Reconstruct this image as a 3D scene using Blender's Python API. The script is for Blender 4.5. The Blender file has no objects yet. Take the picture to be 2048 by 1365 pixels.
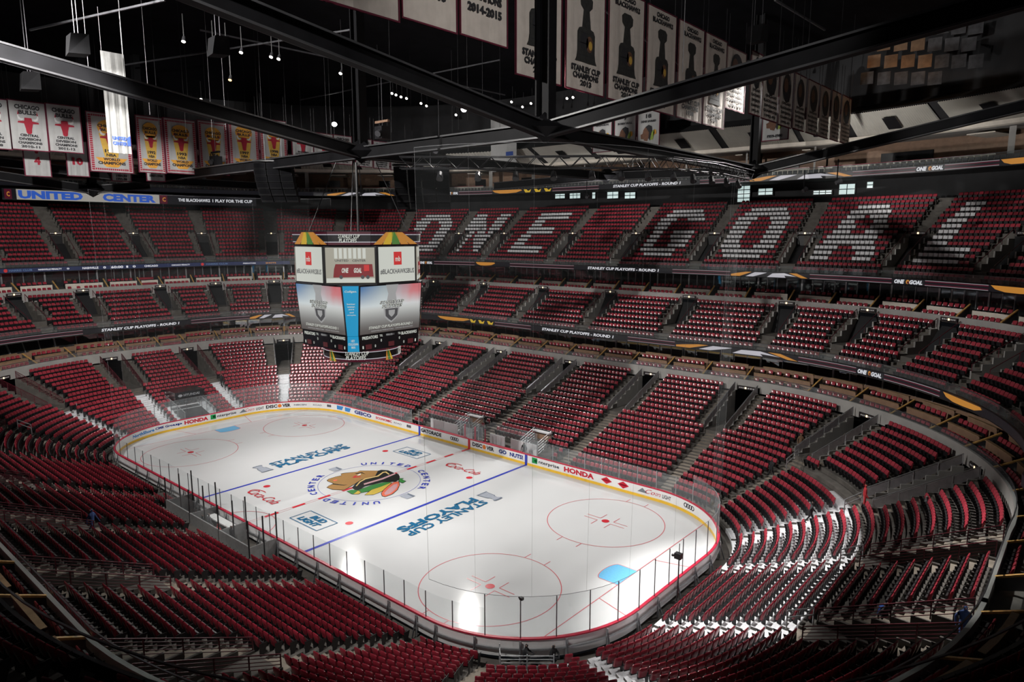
import bpy, bmesh, math, random
import numpy as np
from mathutils import Vector, Matrix

random.seed(7)
C = bpy.context.scene.collection
SC = bpy.context.scene

# ------------------------------------------------------------------ camera
CAM = np.array([49.052, -37.041, 22.36]); YAW = 2.2825; PIT = -0.1544; FPX = 1379.0
cd = bpy.data.cameras.new('camera'); cam = bpy.data.objects.new('camera', cd); C.objects.link(cam)
cd.sensor_width = 36.0; cd.lens = FPX / 2048 * 36.0; cd.clip_end = 400; cd.clip_start = 0.1
_f = np.array([math.cos(PIT) * math.cos(YAW), math.cos(PIT) * math.sin(YAW), math.sin(PIT)])
_r = np.cross(_f, [0, 0, 1]); _r /= np.linalg.norm(_r); _u = np.cross(_r, _f)
cam.matrix_world = Matrix(((_r[0], _u[0], -_f[0], CAM[0]), (_r[1], _u[1], -_f[1], CAM[1]), (_r[2], _u[2], -_f[2], CAM[2]), (0, 0, 0, 1)))
SC.camera = cam

# ------------------------------------------------------------------ world: a closed dark hall
w = bpy.data.worlds.new('hall'); SC.world = w; w.use_nodes = True
w.node_tree.nodes['Background'].inputs[0].default_value = (0.5, 0.55, 0.65, 1)
w.node_tree.nodes['Background'].inputs[1].default_value = 0.006
SC.view_settings.view_transform = 'Standard'; SC.view_settings.look = 'None'
SC.view_settings.exposure = 0.0; SC.view_settings.gamma = 1.0; SC.view_settings.use_curve_mapping = False

# ------------------------------------------------------------------ rink floodlights under the roof, plus added ones for the stands
def flood(loc, aim, power, ang, blend=0.5, rad=0.5, col=(1.0, 0.97, 0.93)):
    ld = bpy.data.lights.new('floodlight_beam', 'SPOT'); ld.energy = power; ld.spot_size = math.radians(ang)
    ld.spot_blend = blend; ld.shadow_soft_size = rad; ld.color = col
    o = bpy.data.objects.new('floodlight_beam', ld); C.objects.link(o); o.location = loc
    o.rotation_euler = (Vector(aim) - Vector(loc)).to_track_quat('-Z', 'Y').to_euler()
    return o
FLOODS = [((-25, 38, 40.4), (8, -2, 0), 32000, 52), ((22.6, 41, 40.4), (6, -3, 0), 30000, 52), ((-50, 33, 40.2), (-13, 0, 0), 36000, 52),
          ((-25, -36, 40.4), (-14, 2, 0), 44000, 60), ((25, -36, 40.4), (12, 4, 0), 36000, 60), ((0, -34, 40.4), (0, 36, 12), 82000, 84),  # last one is added to brighten the far side stands
          ((46, 24, 40.2), (24, 2, 0), 22000, 50), ((10, 4, 41.5), (38.5, 1, 3.5), 150000, 36),  # second one is added, out of view, to brighten the near end seats
          ((10, -30, 32.5), (-55, 6, 16), 90000, 52), ((14, 8, 41.5), (6, -24, 4), 22000, 64)]  # both added to brighten the far end and left stands
for loc, aim, pw, ang in FLOODS:
    flood((loc[0], loc[1], loc[2] - 0.6), aim, pw, ang)
# added wash lamps that brighten the banners and the soffit
ADDED_WASH = [((44, -12, 37), (19, 4, 36), 9500, 88), ((25, 37, 27), (30, 53, 34.5), 4600, 85), ((0, 34, 27), (-8, 53, 34.5), 4200, 95), ((31, 28, 27), (46, 40, 34.5), 3000, 90), ((-24, 30, 27), (-36, 46, 34.5), 2500, 90)]
for loc, aim, pw, ang in ADDED_WASH:
    flood(loc, aim, pw, ang, 0.7, 0.3)

# ------------------------------------------------------------------ helpers
MATS = {}
def mat(name, col=(0.5, 0.5, 0.5), rough=0.6, metal=0.0, spec=0.5, emit=None, es=1.0, vary=0.12, scale=3.0, coat=0.0, bump=0.0, detail=3.0):
    if name in MATS: return MATS[name]
    m = bpy.data.materials.new(name); m.use_nodes = True; nt = m.node_tree; b = nt.nodes['Principled BSDF']
    b.inputs['Roughness'].default_value = rough; b.inputs['Metallic'].default_value = metal
    b.inputs['Specular IOR Level'].default_value = spec; b.inputs['Coat Weight'].default_value = coat
    tc = nt.nodes.new('ShaderNodeTexCoord'); nz = nt.nodes.new('ShaderNodeTexNoise')
    nz.inputs['Scale'].default_value = scale; nz.inputs['Detail'].default_value = detail
    nt.links.new(tc.outputs['Object'], nz.inputs['Vector'])
    rp = nt.nodes.new('ShaderNodeValToRGB'); a = 1 - vary; c = 1 + vary
    rp.color_ramp.elements[0].position = 0.3; rp.color_ramp.elements[1].position = 0.7
    rp.color_ramp.elements[0].color = (col[0] * a, col[1] * a, col[2] * a, 1)
    rp.color_ramp.elements[1].color = (min(1, col[0] * c), min(1, col[1] * c), min(1, col[2] * c), 1)
    nt.links.new(nz.outputs['Fac'], rp.inputs['Fac']); nt.links.new(rp.outputs['Color'], b.inputs['Base Color'])
    if bump:
        bp = nt.nodes.new('ShaderNodeBump'); bp.inputs['Strength'].default_value = bump; bp.inputs['Distance'].default_value = 0.02
        nt.links.new(nz.outputs['Fac'], bp.inputs['Height']); nt.links.new(bp.outputs['Normal'], b.inputs['Normal'])
    if emit:
        b.inputs['Emission Color'].default_value = (*emit, 1); b.inputs['Emission Strength'].default_value = es
    MATS[name] = m
    return m
def glassmat(name, fac, tint=(0.9, 0.95, 0.95), milk=0.5, rough=0.03):
    """thin sheet: mostly clear, a little mirror and a little dust"""
    m = bpy.data.materials.new(name); m.use_nodes = True; nt = m.node_tree
    for n in list(nt.nodes): nt.nodes.remove(n)
    out = nt.nodes.new('ShaderNodeOutputMaterial'); tr = nt.nodes.new('ShaderNodeBsdfTransparent'); tr.inputs[0].default_value = (*tint, 1)
    gl = nt.nodes.new('ShaderNodeBsdfGlossy'); gl.inputs['Roughness'].default_value = rough; gl.inputs[0].default_value = (0.9, 0.95, 1, 1)
    df = nt.nodes.new('ShaderNodeBsdfDiffuse'); df.inputs[0].default_value = (0.75, 0.8, 0.82, 1)
    nz = nt.nodes.new('ShaderNodeTexNoise'); nz.inputs['Scale'].default_value = 2.0
    mp = nt.nodes.new('ShaderNodeMapRange'); mp.inputs['To Min'].default_value = milk * 0.7; mp.inputs['To Max'].default_value = min(1, milk * 1.3)
    nt.links.new(nz.outputs['Fac'], mp.inputs['Value'])
    m1 = nt.nodes.new('ShaderNodeMixShader'); nt.links.new(mp.outputs['Result'], m1.inputs[0]); nt.links.new(gl.outputs[0], m1.inputs[1]); nt.links.new(df.outputs[0], m1.inputs[2])
    m2 = nt.nodes.new('ShaderNodeMixShader'); m2.inputs[0].default_value = fac
    nt.links.new(tr.outputs[0], m2.inputs[1]); nt.links.new(m1.outputs[0], m2.inputs[2]); nt.links.new(m2.outputs[0], out.inputs[0])
    MATS[name] = m
    return m

M_ICE = mat('ice', (0.62, 0.63, 0.64), 0.10, spec=0.11, vary=0.02, scale=0.25, bump=0.01)
def paint(name, col): return mat('paint_' + name, col, 0.15, spec=0.16, vary=0.05, scale=6)
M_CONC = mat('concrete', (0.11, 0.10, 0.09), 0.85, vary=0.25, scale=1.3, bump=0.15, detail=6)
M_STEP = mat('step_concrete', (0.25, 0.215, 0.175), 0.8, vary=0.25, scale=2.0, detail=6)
M_ALU = mat('brushed_aluminium', (0.80, 0.81, 0.84), 0.45, metal=0.25, vary=0.1, scale=8)
M_BAND = mat('grey_painted_concrete', (0.36, 0.35, 0.335), 0.7, vary=0.1, scale=0.8)
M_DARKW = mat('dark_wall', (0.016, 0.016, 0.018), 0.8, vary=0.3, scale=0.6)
M_ROOF = mat('roof_deck', (0.006, 0.006, 0.008), 0.9, spec=0.1, vary=0.3, scale=0.6)
M_BLACK = mat('black_steel', (0.012, 0.012, 0.014), 0.45, spec=0.4, vary=0.3, scale=2)
M_GREYSTEEL = mat('grey_steel', (0.10, 0.10, 0.11), 0.45, metal=0.3, vary=0.2, scale=2)
M_SILVER = mat('silver_steel', (0.40, 0.41, 0.43), 0.4, metal=0.6, vary=0.1, scale=5)
M_RED = mat('red_vinyl', (0.33, 0.036, 0.054), 0.22, spec=0.8, vary=0.25, scale=0.7)
M_MAROON = mat('maroon_shell', (0.25, 0.020, 0.035), 0.22, spec=0.5, vary=0.25, scale=0.7)
M_PLASTIC = mat('black_plastic', (0.013, 0.012, 0.014), 0.5, vary=0.3, scale=4)
M_WHITE = mat('white_cloth', (0.72, 0.72, 0.74), 0.8, vary=0.08, scale=5)
M_WOOD = mat('oak_rail', (0.62, 0.36, 0.12), 0.45, vary=0.25, scale=6)
M_CREAM = mat('cream_panel', (0.72, 0.66, 0.58), 0.7, vary=0.08, scale=1.5)
M_BROWN = mat('brown_panel', (0.28, 0.17, 0.11), 0.6, vary=0.15, scale=2)
M_RAILRED = mat('maroon_railing', (0.10, 0.012, 0.022), 0.45, vary=0.2, scale=4)
M_BOARD = mat('white_board', (0.80, 0.80, 0.80), 0.3, vary=0.03, scale=2)
M_YEL = mat('yellow_kickplate', (0.85, 0.52, 0.04), 0.35, vary=0.08, scale=2)
M_CAP = mat('red_caprail', (0.50, 0.015, 0.05), 0.35, vary=0.1, scale=3)
M_GLASS = glassmat('rink_glass', 0.075, tint=(.975, .985, .985), milk=0.8)
M_WIN = glassmat('suite_window_glass', 0.20, tint=(0.6, 0.65, 0.68), milk=0.12)
M_RAILGLASS = glassmat('rail_glass', 0.12, milk=0.6)
M_BLACKGLASS = mat('dark_screen', (0.008, 0.008, 0.01), 0.2, vary=0.2)

class MB:
    """collects polygons of one mesh"""
    def __init__(s): s.v = []; s.f = []; s.m = []; s.mats = []
    def mi(s, m):
        if m not in s.mats: s.mats.append(m)
        return s.mats.index(m)
    def poly(s, pts, m):
        n = len(s.v); s.v.extend([tuple(p) for p in pts]); s.f.append(tuple(range(n, n + len(pts)))); s.m.append(s.mi(m))
    def raw(s, vs, fs, m):
        n = len(s.v); s.v.extend([tuple(p) for p in vs]); k = s.mi(m)
        for f in fs: s.f.append(tuple(i + n for i in f)); s.m.append(k)
    def hexa(s, p, m):   # p: 8 points, bottom 0-3 ccw, top 4-7
        s.raw(p, [(3, 2, 1, 0), (4, 5, 6, 7), (0, 1, 5, 4), (1, 2, 6, 5), (2, 3, 7, 6), (3, 0, 4, 7)], m)
    def box(s, x0, x1, y0, y1, z0, z1, m):
        s.hexa([(x0, y0, z0), (x1, y0, z0), (x1, y1, z0), (x0, y1, z0), (x0, y0, z1), (x1, y0, z1), (x1, y1, z1), (x0, y1, z1)], m)
    def bar(s, a, b, w, h, m, up=(0, 0, 1)):
        a = Vector(a); b = Vector(b); d = (b - a).normalized(); u = Vector(up)
        if abs(d.dot(u)) > 0.99: u = Vector((1, 0, 0))
        r = d.cross(u).normalized() * (w / 2); u = r.cross(d).normalized() * (h / 2)
        s.hexa([a - r - u, a + r - u, b + r - u, b - r - u, a - r + u, a + r + u, b + r + u, b - r + u], m)
    def tube(s, a, b, r, m, n=6, r2=None):
        a = Vector(a); b = Vector(b); d = (b - a).normalized(); u = Vector((0, 0, 1)) if abs(d.z) < 0.9 else Vector((1, 0, 0))
        x = d.cross(u).normalized(); y = d.cross(x); r2 = r if r2 is None else r2
        vs = [a + (x * math.cos(t) + y * math.sin(t)) * r for t in [2 * math.pi * i / n for i in range(n)]]
        vs += [b + (x * math.cos(t) + y * math.sin(t)) * r2 for t in [2 * math.pi * i / n for i in range(n)]]
        fs = [(i, (i + 1) % n, n + (i + 1) % n, n + i) for i in range(n)] + [tuple(range(n))[::-1], tuple(range(n, 2 * n))]
        s.raw(vs, fs, m)
    def obj(s, name, parent=None, smooth=False, **tags):
        me = bpy.data.meshes.new(name); me.from_pydata(s.v, [], s.f)
        for m in s.mats: me.materials.append(m)
        me.polygons.foreach_set('material_index', s.m)
        if smooth: me.polygons.foreach_set('use_smooth', [True] * len(me.polygons))
        me.update()
        return link(name, me, parent, **tags)
def link(name, data, parent=None, label=None, cat=None, group=None, kind=None, loc=None):
    o = bpy.data.objects.new(name, data); C.objects.link(o)
    if loc is not None: o.location = loc
    if parent is not None: o.parent = parent
    if label: o['label'] = label
    if cat: o['category'] = cat
    if group: o['group'] = group
    if kind: o['kind'] = kind
    return o
def empty(name, loc, label=None, cat=None, group=None, kind=None):
    o = link(name, None, None, label, cat, group, kind, loc); o.empty_display_size = 0.2
    return o
def bake_local(o, root):
    """meshes are written in world space; move their data into the root's space"""
    o.data.transform(Matrix.Translation(-Vector(root.location)))

# flat lettering ------------------------------------------------------------
_TC = {}
def textmesh(body, bold=0.0, shear=0.0, space=1.0):
    k = (body, bold, shear, space)
    if k in _TC: return _TC[k]
    cu = bpy.data.curves.new('t', 'FONT'); cu.body = body; cu.size = 1; cu.resolution_u = 2; cu.offset = bold; cu.shear = shear
    cu.space_character = space; cu.align_x = 'CENTER'; cu.fill_mode = 'FRONT'; cu.dimensions = '2D'
    o = bpy.data.objects.new('t', cu)
    me = bpy.data.meshes.new_from_object(o)
    v = np.empty(len(me.vertices) * 3); me.vertices.foreach_get('co', v); v = v.reshape(-1, 3)[:, :2]
    f = [tuple(p.vertices) for p in me.polygons]
    bpy.data.objects.remove(o); bpy.data.curves.remove(cu); bpy.data.meshes.remove(me)
    if len(v):
        lo = v.min(0); hi = v.max(0); v = (v - (lo + hi) / 2) / np.maximum(hi - lo, 1e-6)   # unit box, centred
    _TC[k] = (v, f, (hi - lo) if len(v) else np.ones(2))
    return _TC[k]
def lettering(mb, body, uc, vc, wd, ht, fn, m, bold=0.02, shear=0.0, space=1.0, flip=False):
    """writes body into mb: text box of width wd and height ht centred at (uc, vc), mapped by fn(u, v) -> xyz"""
    v, f, _ = textmesh(body, bold, shear, space)
    vs = [fn(uc + a * wd, vc + b * ht) for a, b in v]
    if flip: f = [t[::-1] for t in f]
    mb.raw(vs, f, m)
def shape(mb, pts, fn, m):
    """a concave flat outline, triangulated"""
    from mathutils.geometry import tessellate_polygon
    t = tessellate_polygon([[Vector((p[0], p[1], 0)) for p in pts]])
    mb.raw([fn(*p) for p in pts], [tuple(x) for x in t], m)
def ellipse(cx, cy, rx, ry, n=20, a0=0, a1=2 * math.pi, rot=0):
    full = abs(a1 - a0 - 2 * math.pi) < 1e-6
    r = []
    for i in range(n if full else n + 1):
        t = a0 + (a1 - a0) * i / n; x = rx * math.cos(t); y = ry * math.sin(t)
        r.append((cx + x * math.cos(rot) - y * math.sin(rot), cy + x * math.sin(rot) + y * math.cos(rot)))
    return r

# pixels of the photograph -> rays -----------------------------------------
def ray(u, v): return _r * (u - 1024) / FPX + _u * (682.5 - v) / FPX + _f
def atX(u, v, x): d = ray(u, v); return CAM + d * (x - CAM[0]) / d[0]
def atY(u, v, y): d = ray(u, v); return CAM + d * (y - CAM[1]) / d[1]
def atZ(u, v, z): d = ray(u, v); return CAM + d * (z - CAM[2]) / d[2]
def project(P):
    d = np.asarray(P, float) - CAM; z = d @ _f
    return np.stack([1024 + FPX * (d @ _r) / z, 682.5 - FPX * (d @ _u) / z, z], -1)

# ------------------------------------------------------------------ the bowl's ring geometry
AX, AY, RR = 21.95, 4.42, 8.53         # rink: straight half lengths and corner radius
UC = 27.5                              # ring units given to one corner (90 degrees)
LSEG = [2 * AY, UC, 2 * AX, UC, 2 * AY, UC, 2 * AX, UC]
CUM = np.concatenate([[0], np.cumsum(LSEG)]); TOT = CUM[-1]
def station(s):
    """ring station -> centre (cx, cy) and outward angle"""
    s = s % TOT; i = int(np.searchsorted(CUM, s, 'right') - 1); t = s - CUM[i]
    h = math.pi / 2
    if i == 0: return AX, -AY + t, 0.0
    if i == 1: return AX, AY, t / UC * h
    if i == 2: return AX - t, AY, h
    if i == 3: return -AX, AY, h + t / UC * h
    if i == 4: return -AX, AY - t, 2 * h
    if i == 5: return -AX, -AY, 2 * h + t / UC * h
    if i == 6: return -AX + t, -AY, 3 * h
    return AX, -AY, 3 * h + t / UC * h
def reff(d, th, cy=AY, z=0.0):
    """radius of the ring at offset d: the ends come a little closer than the sides; the stand left of the rink is shallower"""
    if d <= 1.0: return RR + d
    e = 1 - abs(math.asin(max(-1, min(1, math.sin(th))))) / (math.pi / 2); w_ = 1.0
    if z > 9.5 and math.cos(th) > 1e-6: w_ = max(0.0, min(1.0, (cy + AY) / (2 * AY)))
    r = RR + d - (0.9 + 1.9 * min(1, max(0, (d - 2.25) / 16.6))) * e * w_
    if math.sin(th) < -1e-6 and z < 9.5: r -= .13 * min(d, 18.96) * -math.sin(th)
    return r
def RP(s, d, z=0.0):
    cx, cy, th = station(s); r = reff(d, th, cy, z)
    return (cx + r * math.cos(th), cy + r * math.sin(th), z)
def S_corner(q, deg):      # q: 0 near/+y, 1 far/+y, 2 far/-y, 3 near/-y ; deg measured from the x axis
    i = 1 + 2 * q
    return CUM[i] + UC * ((deg if q in (0, 2) else 90 - deg) / 90.0)
def S_side(x, ypos=True): return CUM[2] + (AX - x) if ypos else CUM[6] + (x + AX)
def S_end(y, xpos=True): return (y + AY) % TOT if xpos else CUM[4] + (AY - y)
def local_scale(s, d, z=0.0):     # metres along the row per ring unit
    cx, cy, th = station(s); i = int(np.searchsorted(CUM, s % TOT, 'right') - 1)
    return 1.0 if i % 2 == 0 else reff(d, th, cy, z) * (math.pi / 2) / UC
def adv(s, dist, d):
    """move along the ring by a distance in metres"""
    n = 24; h = dist / n
    for _ in range(n): s += h / local_scale(s + (1e-4 if h > 0 else -1e-4), d)
    return s
# ------------------------------------------------------------------ tiers
LOW = dict(n=19, d=lambda k: 2.25 + .885 * k, z=lambda k: .12 + .285 * k + .0025 * k * k, t=.885, kv=11, kv2=18,
           narrow=.8, wide=2.15, inner=1.0)
T2 = dict(n=8, d=lambda k: 19.75 + .88 * k, z=lambda k: 10.23 + .51 * k, t=.88, kv=3, kv2=7, narrow=.85, wide=1.85, inner=1.0)
T3 = dict(n=15, d=lambda k: 28.7 + .81 * k, z=lambda k: 17.85 + .565 * k, t=.81, kv=2, kv2=7, narrow=.85, wide=2.05, inner=1.0)
cs = [S_corner(q, a) for q in range(4) for a in (15, 30, 45, 60, 74)]
LOW['c'] = sorted([S_end(4.7), S_end(-4.7), S_end(4.7, False), S_end(-4.7, False)] + [S_corner(q, a) for q in range(4) for a in (32, 62)]
                  + [S_side(x) for x in (21.8, 10.75, -.6, -12.1, -23.2)] + [S_side(x, False) for x in (-22.6, -10.6, 0.6, 11.8, 22.4)])
T2['c'] = sorted([S_end(4.7), S_end(-4.7), S_end(4.7, False), S_end(-4.7, False)] + cs
                 + [S_side(x) for x in (22.4, 11.35, .25, -10.9, -22.1)] + [S_side(x, False) for x in (-22.1, -10.9, .25, 11.35, 22.4)])
T3['c'] = sorted([S_end(4.7, False), S_end(-4.7, False)] + [c for c in cs if S_corner(0, 40) < c < S_corner(2, 65)]
                 + [S_side(x) for x in (21.6, 10.4, -1.1, -11.9, -23.3)])
LOW['rng'] = None; T2['rng'] = None; T3['rng'] = (S_corner(0, 34), S_corner(2, 50))

def edges(T):
    """ring stations of every mouth's inner, wall, narrow and wide edges, measured in metres along the tier"""
    if 'ed' not in T:
        dm = T['d'](T['n'] * .6); T['ed'] = [{h: (adv(c, -h, dm), adv(c, h, dm)) for h in (T['inner'], T['inner'] + .16, T['narrow'], T['wide'])} for c in T['c']]
    return T['ed']
def mouth_zone(T, s):
    """half width in metres of the smallest mouth zone that holds station s (99 outside all)"""
    for e in edges(T):
        for h in sorted(e):
            a, b = e[h]
            if 0 <= (s - a) % TOT <= (b - a): return h - .001
    return 99
def breakpoints(T):
    dm = T['d'](T['n'] * .6); pts = set()
    for i, L in enumerate(LSEG):
        n = max(1, int(round(L / (1.25 if i % 2 else 2.2))))
        for j in range(n): pts.add(round(CUM[i] + L * j / n, 4))
    cuts = {round(x % TOT, 4) for e in edges(T) for ab in e.values() for x in ab}
    pts = {p for p in pts if all(abs(p - q) > .25 for q in cuts)} | cuts
    p = sorted(pts)
    return p
def terrace(T, name, alu=False):
    mb = MB(); P = breakpoints(T); N = len(P); n = T['n']; t = T['t']; dm = T['d'](n * .6)
    cells = []
    for i in range(N):
        a, b = P[i], P[(i + 1) % N] + (TOT if i == N - 1 else 0); m = (a + b) / 2
        if T['rng'] and not (T['rng'][0] <= m % TOT <= T['rng'][1]): cells.append(None); continue
        q = mouth_zone(T, m)
        e = abs(math.cos(station(m)[2]))
        hs = []; ms = []
        for k in range(n):
            z = T['z'](k); rise = z - (T['z'](k - 1) if k else z - .3)
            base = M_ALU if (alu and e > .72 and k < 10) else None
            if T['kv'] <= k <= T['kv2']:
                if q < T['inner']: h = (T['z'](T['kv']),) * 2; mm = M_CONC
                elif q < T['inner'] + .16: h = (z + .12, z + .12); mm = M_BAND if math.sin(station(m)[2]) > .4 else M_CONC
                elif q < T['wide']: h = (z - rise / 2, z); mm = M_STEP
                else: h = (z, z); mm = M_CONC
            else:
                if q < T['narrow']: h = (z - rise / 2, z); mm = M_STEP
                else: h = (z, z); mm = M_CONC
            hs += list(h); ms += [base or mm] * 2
        cells.append((a, b, hs, ms))
    z00 = T['z'](0) - .35
    for i, cl in enumerate(cells):
        if cl is None: continue
        a, b, hs, ms = cl; prev = z00
        nx = cells[(i + 1) % N]
        for j in range(2 * n):
            k = j // 2; d0 = T['d'](k) - .55 + (j % 2) * t / 2; d1 = d0 + t / 2; z = hs[j]
            A0 = RP(a, d0, z); B0 = RP(b, d0, z); A1 = RP(a, d1, z); B1 = RP(b, d1, z)
            mb.poly([A0, A1, B1, B0], ms[j])
            if abs(prev - z) > 1e-4:
                lo, hi = (prev, z)
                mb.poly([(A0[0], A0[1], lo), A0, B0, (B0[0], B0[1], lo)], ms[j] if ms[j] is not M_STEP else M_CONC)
            prev = z
            if nx is not None and abs(nx[2][j] - z) > 1e-4:
                z2 = nx[2][j]; mb.poly([(B0[0], B0[1], z), (B1[0], B1[1], z), (B1[0], B1[1], z2), (B0[0], B0[1], z2)], M_BAND if abs(z - z2) > .5 and math.sin(station(b)[2]) > .4 else M_CONC)
    return mb.obj(name, kind='structure', label=T['lab'], cat='floor')
LOW['lab'] = 'stepped concrete and aluminium terrace of the lower seating bowl'
T2['lab'] = 'stepped concrete terrace of the middle seating tier'
T3['lab'] = 'steep stepped concrete terrace of the upper seating tier'
terrace(LOW, 'floor_lower_terrace', True); terrace(T2, 'floor_middle_terrace'); terrace(T3, 'floor_upper_terrace')

# ------------------------------------------------------------------ ring bands (swept along the bowl)
FULL = (0.0, TOT); FARHALF = T3['rng']
def samples(rng, step=1.4):
    a, b = rng; pts = [a]
    for i, L in enumerate(LSEG * 2):
        base = CUM[i % 8] + (TOT if i >= 8 else 0); n = max(1, int(round(L / (step if i % 2 else step * 2.2))))
        for j in range(n):
            s = base + L * j / n
            if a + .05 < s < b - .05: pts.append(s)
    return sorted(pts) + [b]
def sweep(mb, prof, rng, m, closed=True, step=1.0):
    """prof: list of (d, z); material m or list per edge"""
    S = samples(rng, step); n = len(prof); E_ = range(n if closed else n - 1)
    for a, b in zip(S[:-1], S[1:]):
        A = [RP(a, d, z) for d, z in prof]; B = [RP(b, d, z) for d, z in prof]
        for i in E_:
            j = (i + 1) % n; mb.poly([A[i], A[j], B[j], B[i]], m[i] if isinstance(m, list) else m)
def gaps(rng, cuts):
    """rng minus [c-h, c+h] cuts"""
    out = []; a = rng[0]
    for c, h in sorted(cuts):
        if c - h > a: out.append((a, c - h))
        a = max(a, c + h)
    if a < rng[1]: out.append((a, rng[1]))
    return out
def rect(d0, d1, z0, z1): return [(d0, z0), (d1, z0), (d1, z1), (d0, z1)]

mb = MB(); sweep(mb, [(-.2, -.35), (60, -.35)], FULL, M_CONC, False, 3); mb.obj('floor', kind='structure', label='dark concrete event floor under the stands', cat='floor')
# wall behind the last lower row, with openings for the tunnels
lowcut = [(c, 1.0 / local_scale(c, 18.8)) for c in LOW['c']]
mb = MB()
for g in gaps(FULL, lowcut): sweep(mb, rect(18.75, 18.95, 6.2, 7.39), g, M_BAND)
for c, h in lowcut: sweep(mb, rect(18.75, 18.95, 6.75, 7.39), (c - h, c + h), M_BAND)
mb.obj('wall_lower_band', kind='structure', label='low grey concrete wall behind the last row of the lower bowl', cat='wall')
# suites of the lower ring: stepped floor, ledges, back wall
mb = MB(); sweep(mb, [(18.95, 7.0), (18.96, 6.75), (20.05, 6.75), (20.05, 7.45), (23.3, 7.45)], FULL, M_CONC, False)
mb.obj('floor_lower_suites', kind='structure', label='stepped floor of the lower ring of open suites', cat='floor')
mb = MB(); sweep(mb, [(19.35, 9.85), (23.4, 9.9), (23.4, 10.0), (26.6, 14.2)], FULL, M_DARKW, False)
mb.obj('ceiling_lower_suites', kind='structure', label='dark soffit under the middle tier', cat='ceiling')
mb = MB(); sweep(mb, [(23.4, 7.45), (23.4, 8.1)], FULL, M_BROWN, False); sweep(mb, [(26.4, 7.4), (26.4, 10)], FULL, M_DARKW, False); sweep(mb, [(23.4, 7.46), (26.4, 7.46)], FULL, M_CREAM, False)
mb.obj('wall_lower_suites', kind='structure', label='back wall of the lower ring of suites', cat='wall')
# wall behind the middle tier
t2cut = [(c, 1.0 / local_scale(c, 26.5)) for c in T2['c']]
mb = MB()
for g in gaps(FULL, t2cut): sweep(mb, rect(26.3, 26.5, 13.7, 15.2), g, M_BAND)
for c, h in t2cut: sweep(mb, rect(26.3, 26.5, 14.72, 15.2), (c - h, c + h), M_BAND)
mb.obj('wall_middle_band', kind='structure', label='grey concrete wall behind the last row of the middle tier', cat='wall')
mb = MB(); sweep(mb, [(26.5, 14.9), (26.51, 14.6), (27.45, 14.6), (27.45, 15.2), (30.2, 15.2)], FULL, M_CONC, False)
mb.obj('floor_middle_suites', kind='structure', label='stepped floor of the upper ring of open suites', cat='floor')
mb = MB(); sweep(mb, [(28.3, 17.4), (30.3, 17.6), (30.3, 17.6), (41, 26)], FARHALF, M_DARKW, False)
mb.obj('ceiling_middle_suites', kind='structure', label='dark soffit under the upper tier', cat='ceiling')
mb = MB(); sweep(mb, [(32.6, 15), (32.6, 17.8)], FARHALF, M_DARKW, False); sweep(mb, [(30.2, 15.2), (32.6, 15.2)], FARHALF, M_BROWN, False)
mb.obj('wall_middle_suites', kind='structure', label='back wall of the upper ring of suites', cat='wall')
# upper tier: concourse, back wall, top suites, cornice, hall walls and roof
UP = FARHALF
mb = MB(); sweep(mb, [(40.3, 25.76), (40.35, 26.2), (43.6, 26.2)], UP, M_CONC, False); mb.obj('floor_upper_concourse', kind='structure', label='walkway behind the last row of the upper tier', cat='floor')
mb = MB(); sweep(mb, [(43.6, 26.2), (43.6, 28.9)], UP, M_DARKW, False); mb.obj('wall_upper_back', kind='structure', label='dark wall with windows behind the upper tier', cat='wall')
mb = MB(); sweep(mb, [(43.6, 28.85), (37.1, 28.8), (37.1, 29.0), (38.2, 29.2), (39.4, 29.2), (39.4, 29.5), (46, 29.5)], UP, [M_DARKW, M_BAND, M_CONC, M_CONC, M_CONC, M_CONC, M_CONC], False)
mb.obj('floor_top_suites', kind='structure', label='slab and stepped floor of the top ring of boxes', cat='floor')
mb = MB(); sweep(mb, [(45.5, 29.5), (45.5, 33.2)], UP, M_BROWN, False); mb.obj('wall_top_suites', kind='structure', label='brown back wall of the top boxes', cat='wall')
mb = MB(); sweep(mb, [(46, 33.2), (39.2, 32.9), (38.9, 33.0), (38.9, 33.45), (39.3, 33.5)], UP, [M_BAND, M_CREAM, M_CREAM, M_CREAM], False)
mb.obj('trim_cornice', kind='structure', label='pale cornice above the top boxes', cat='cornice')
HALL = (S_corner(0, 0), S_corner(2, 80))
mb = MB(); sweep(mb, [(39.6, 33.4), (34.9, 35.6), (37.5, 36.6), (38.5, 44)], UP, M_DARKW, False); sweep(mb, [(38.5, 29), (38.5, 44)], (S_corner(2, 50), S_corner(2, 90)), M_DARKW, False)
mb.obj('wall_hall', kind='structure', label='nearly black upper wall of the hall', cat='wall')
mb = MB(); sweep(mb, [(-13, 46.5), (15, 46), (39, 44)], (S_corner(0, 0), S_corner(2, 90)), M_ROOF, False, 4)
mb.poly([(60, -60, 46.4), (60, 20, 46.4), (-62, 20, 46.4), (-62, -60, 46.4)], M_ROOF)
mb.obj('ceiling', kind='structure', label='dark roof deck high over the rink', cat='ceiling')

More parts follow.
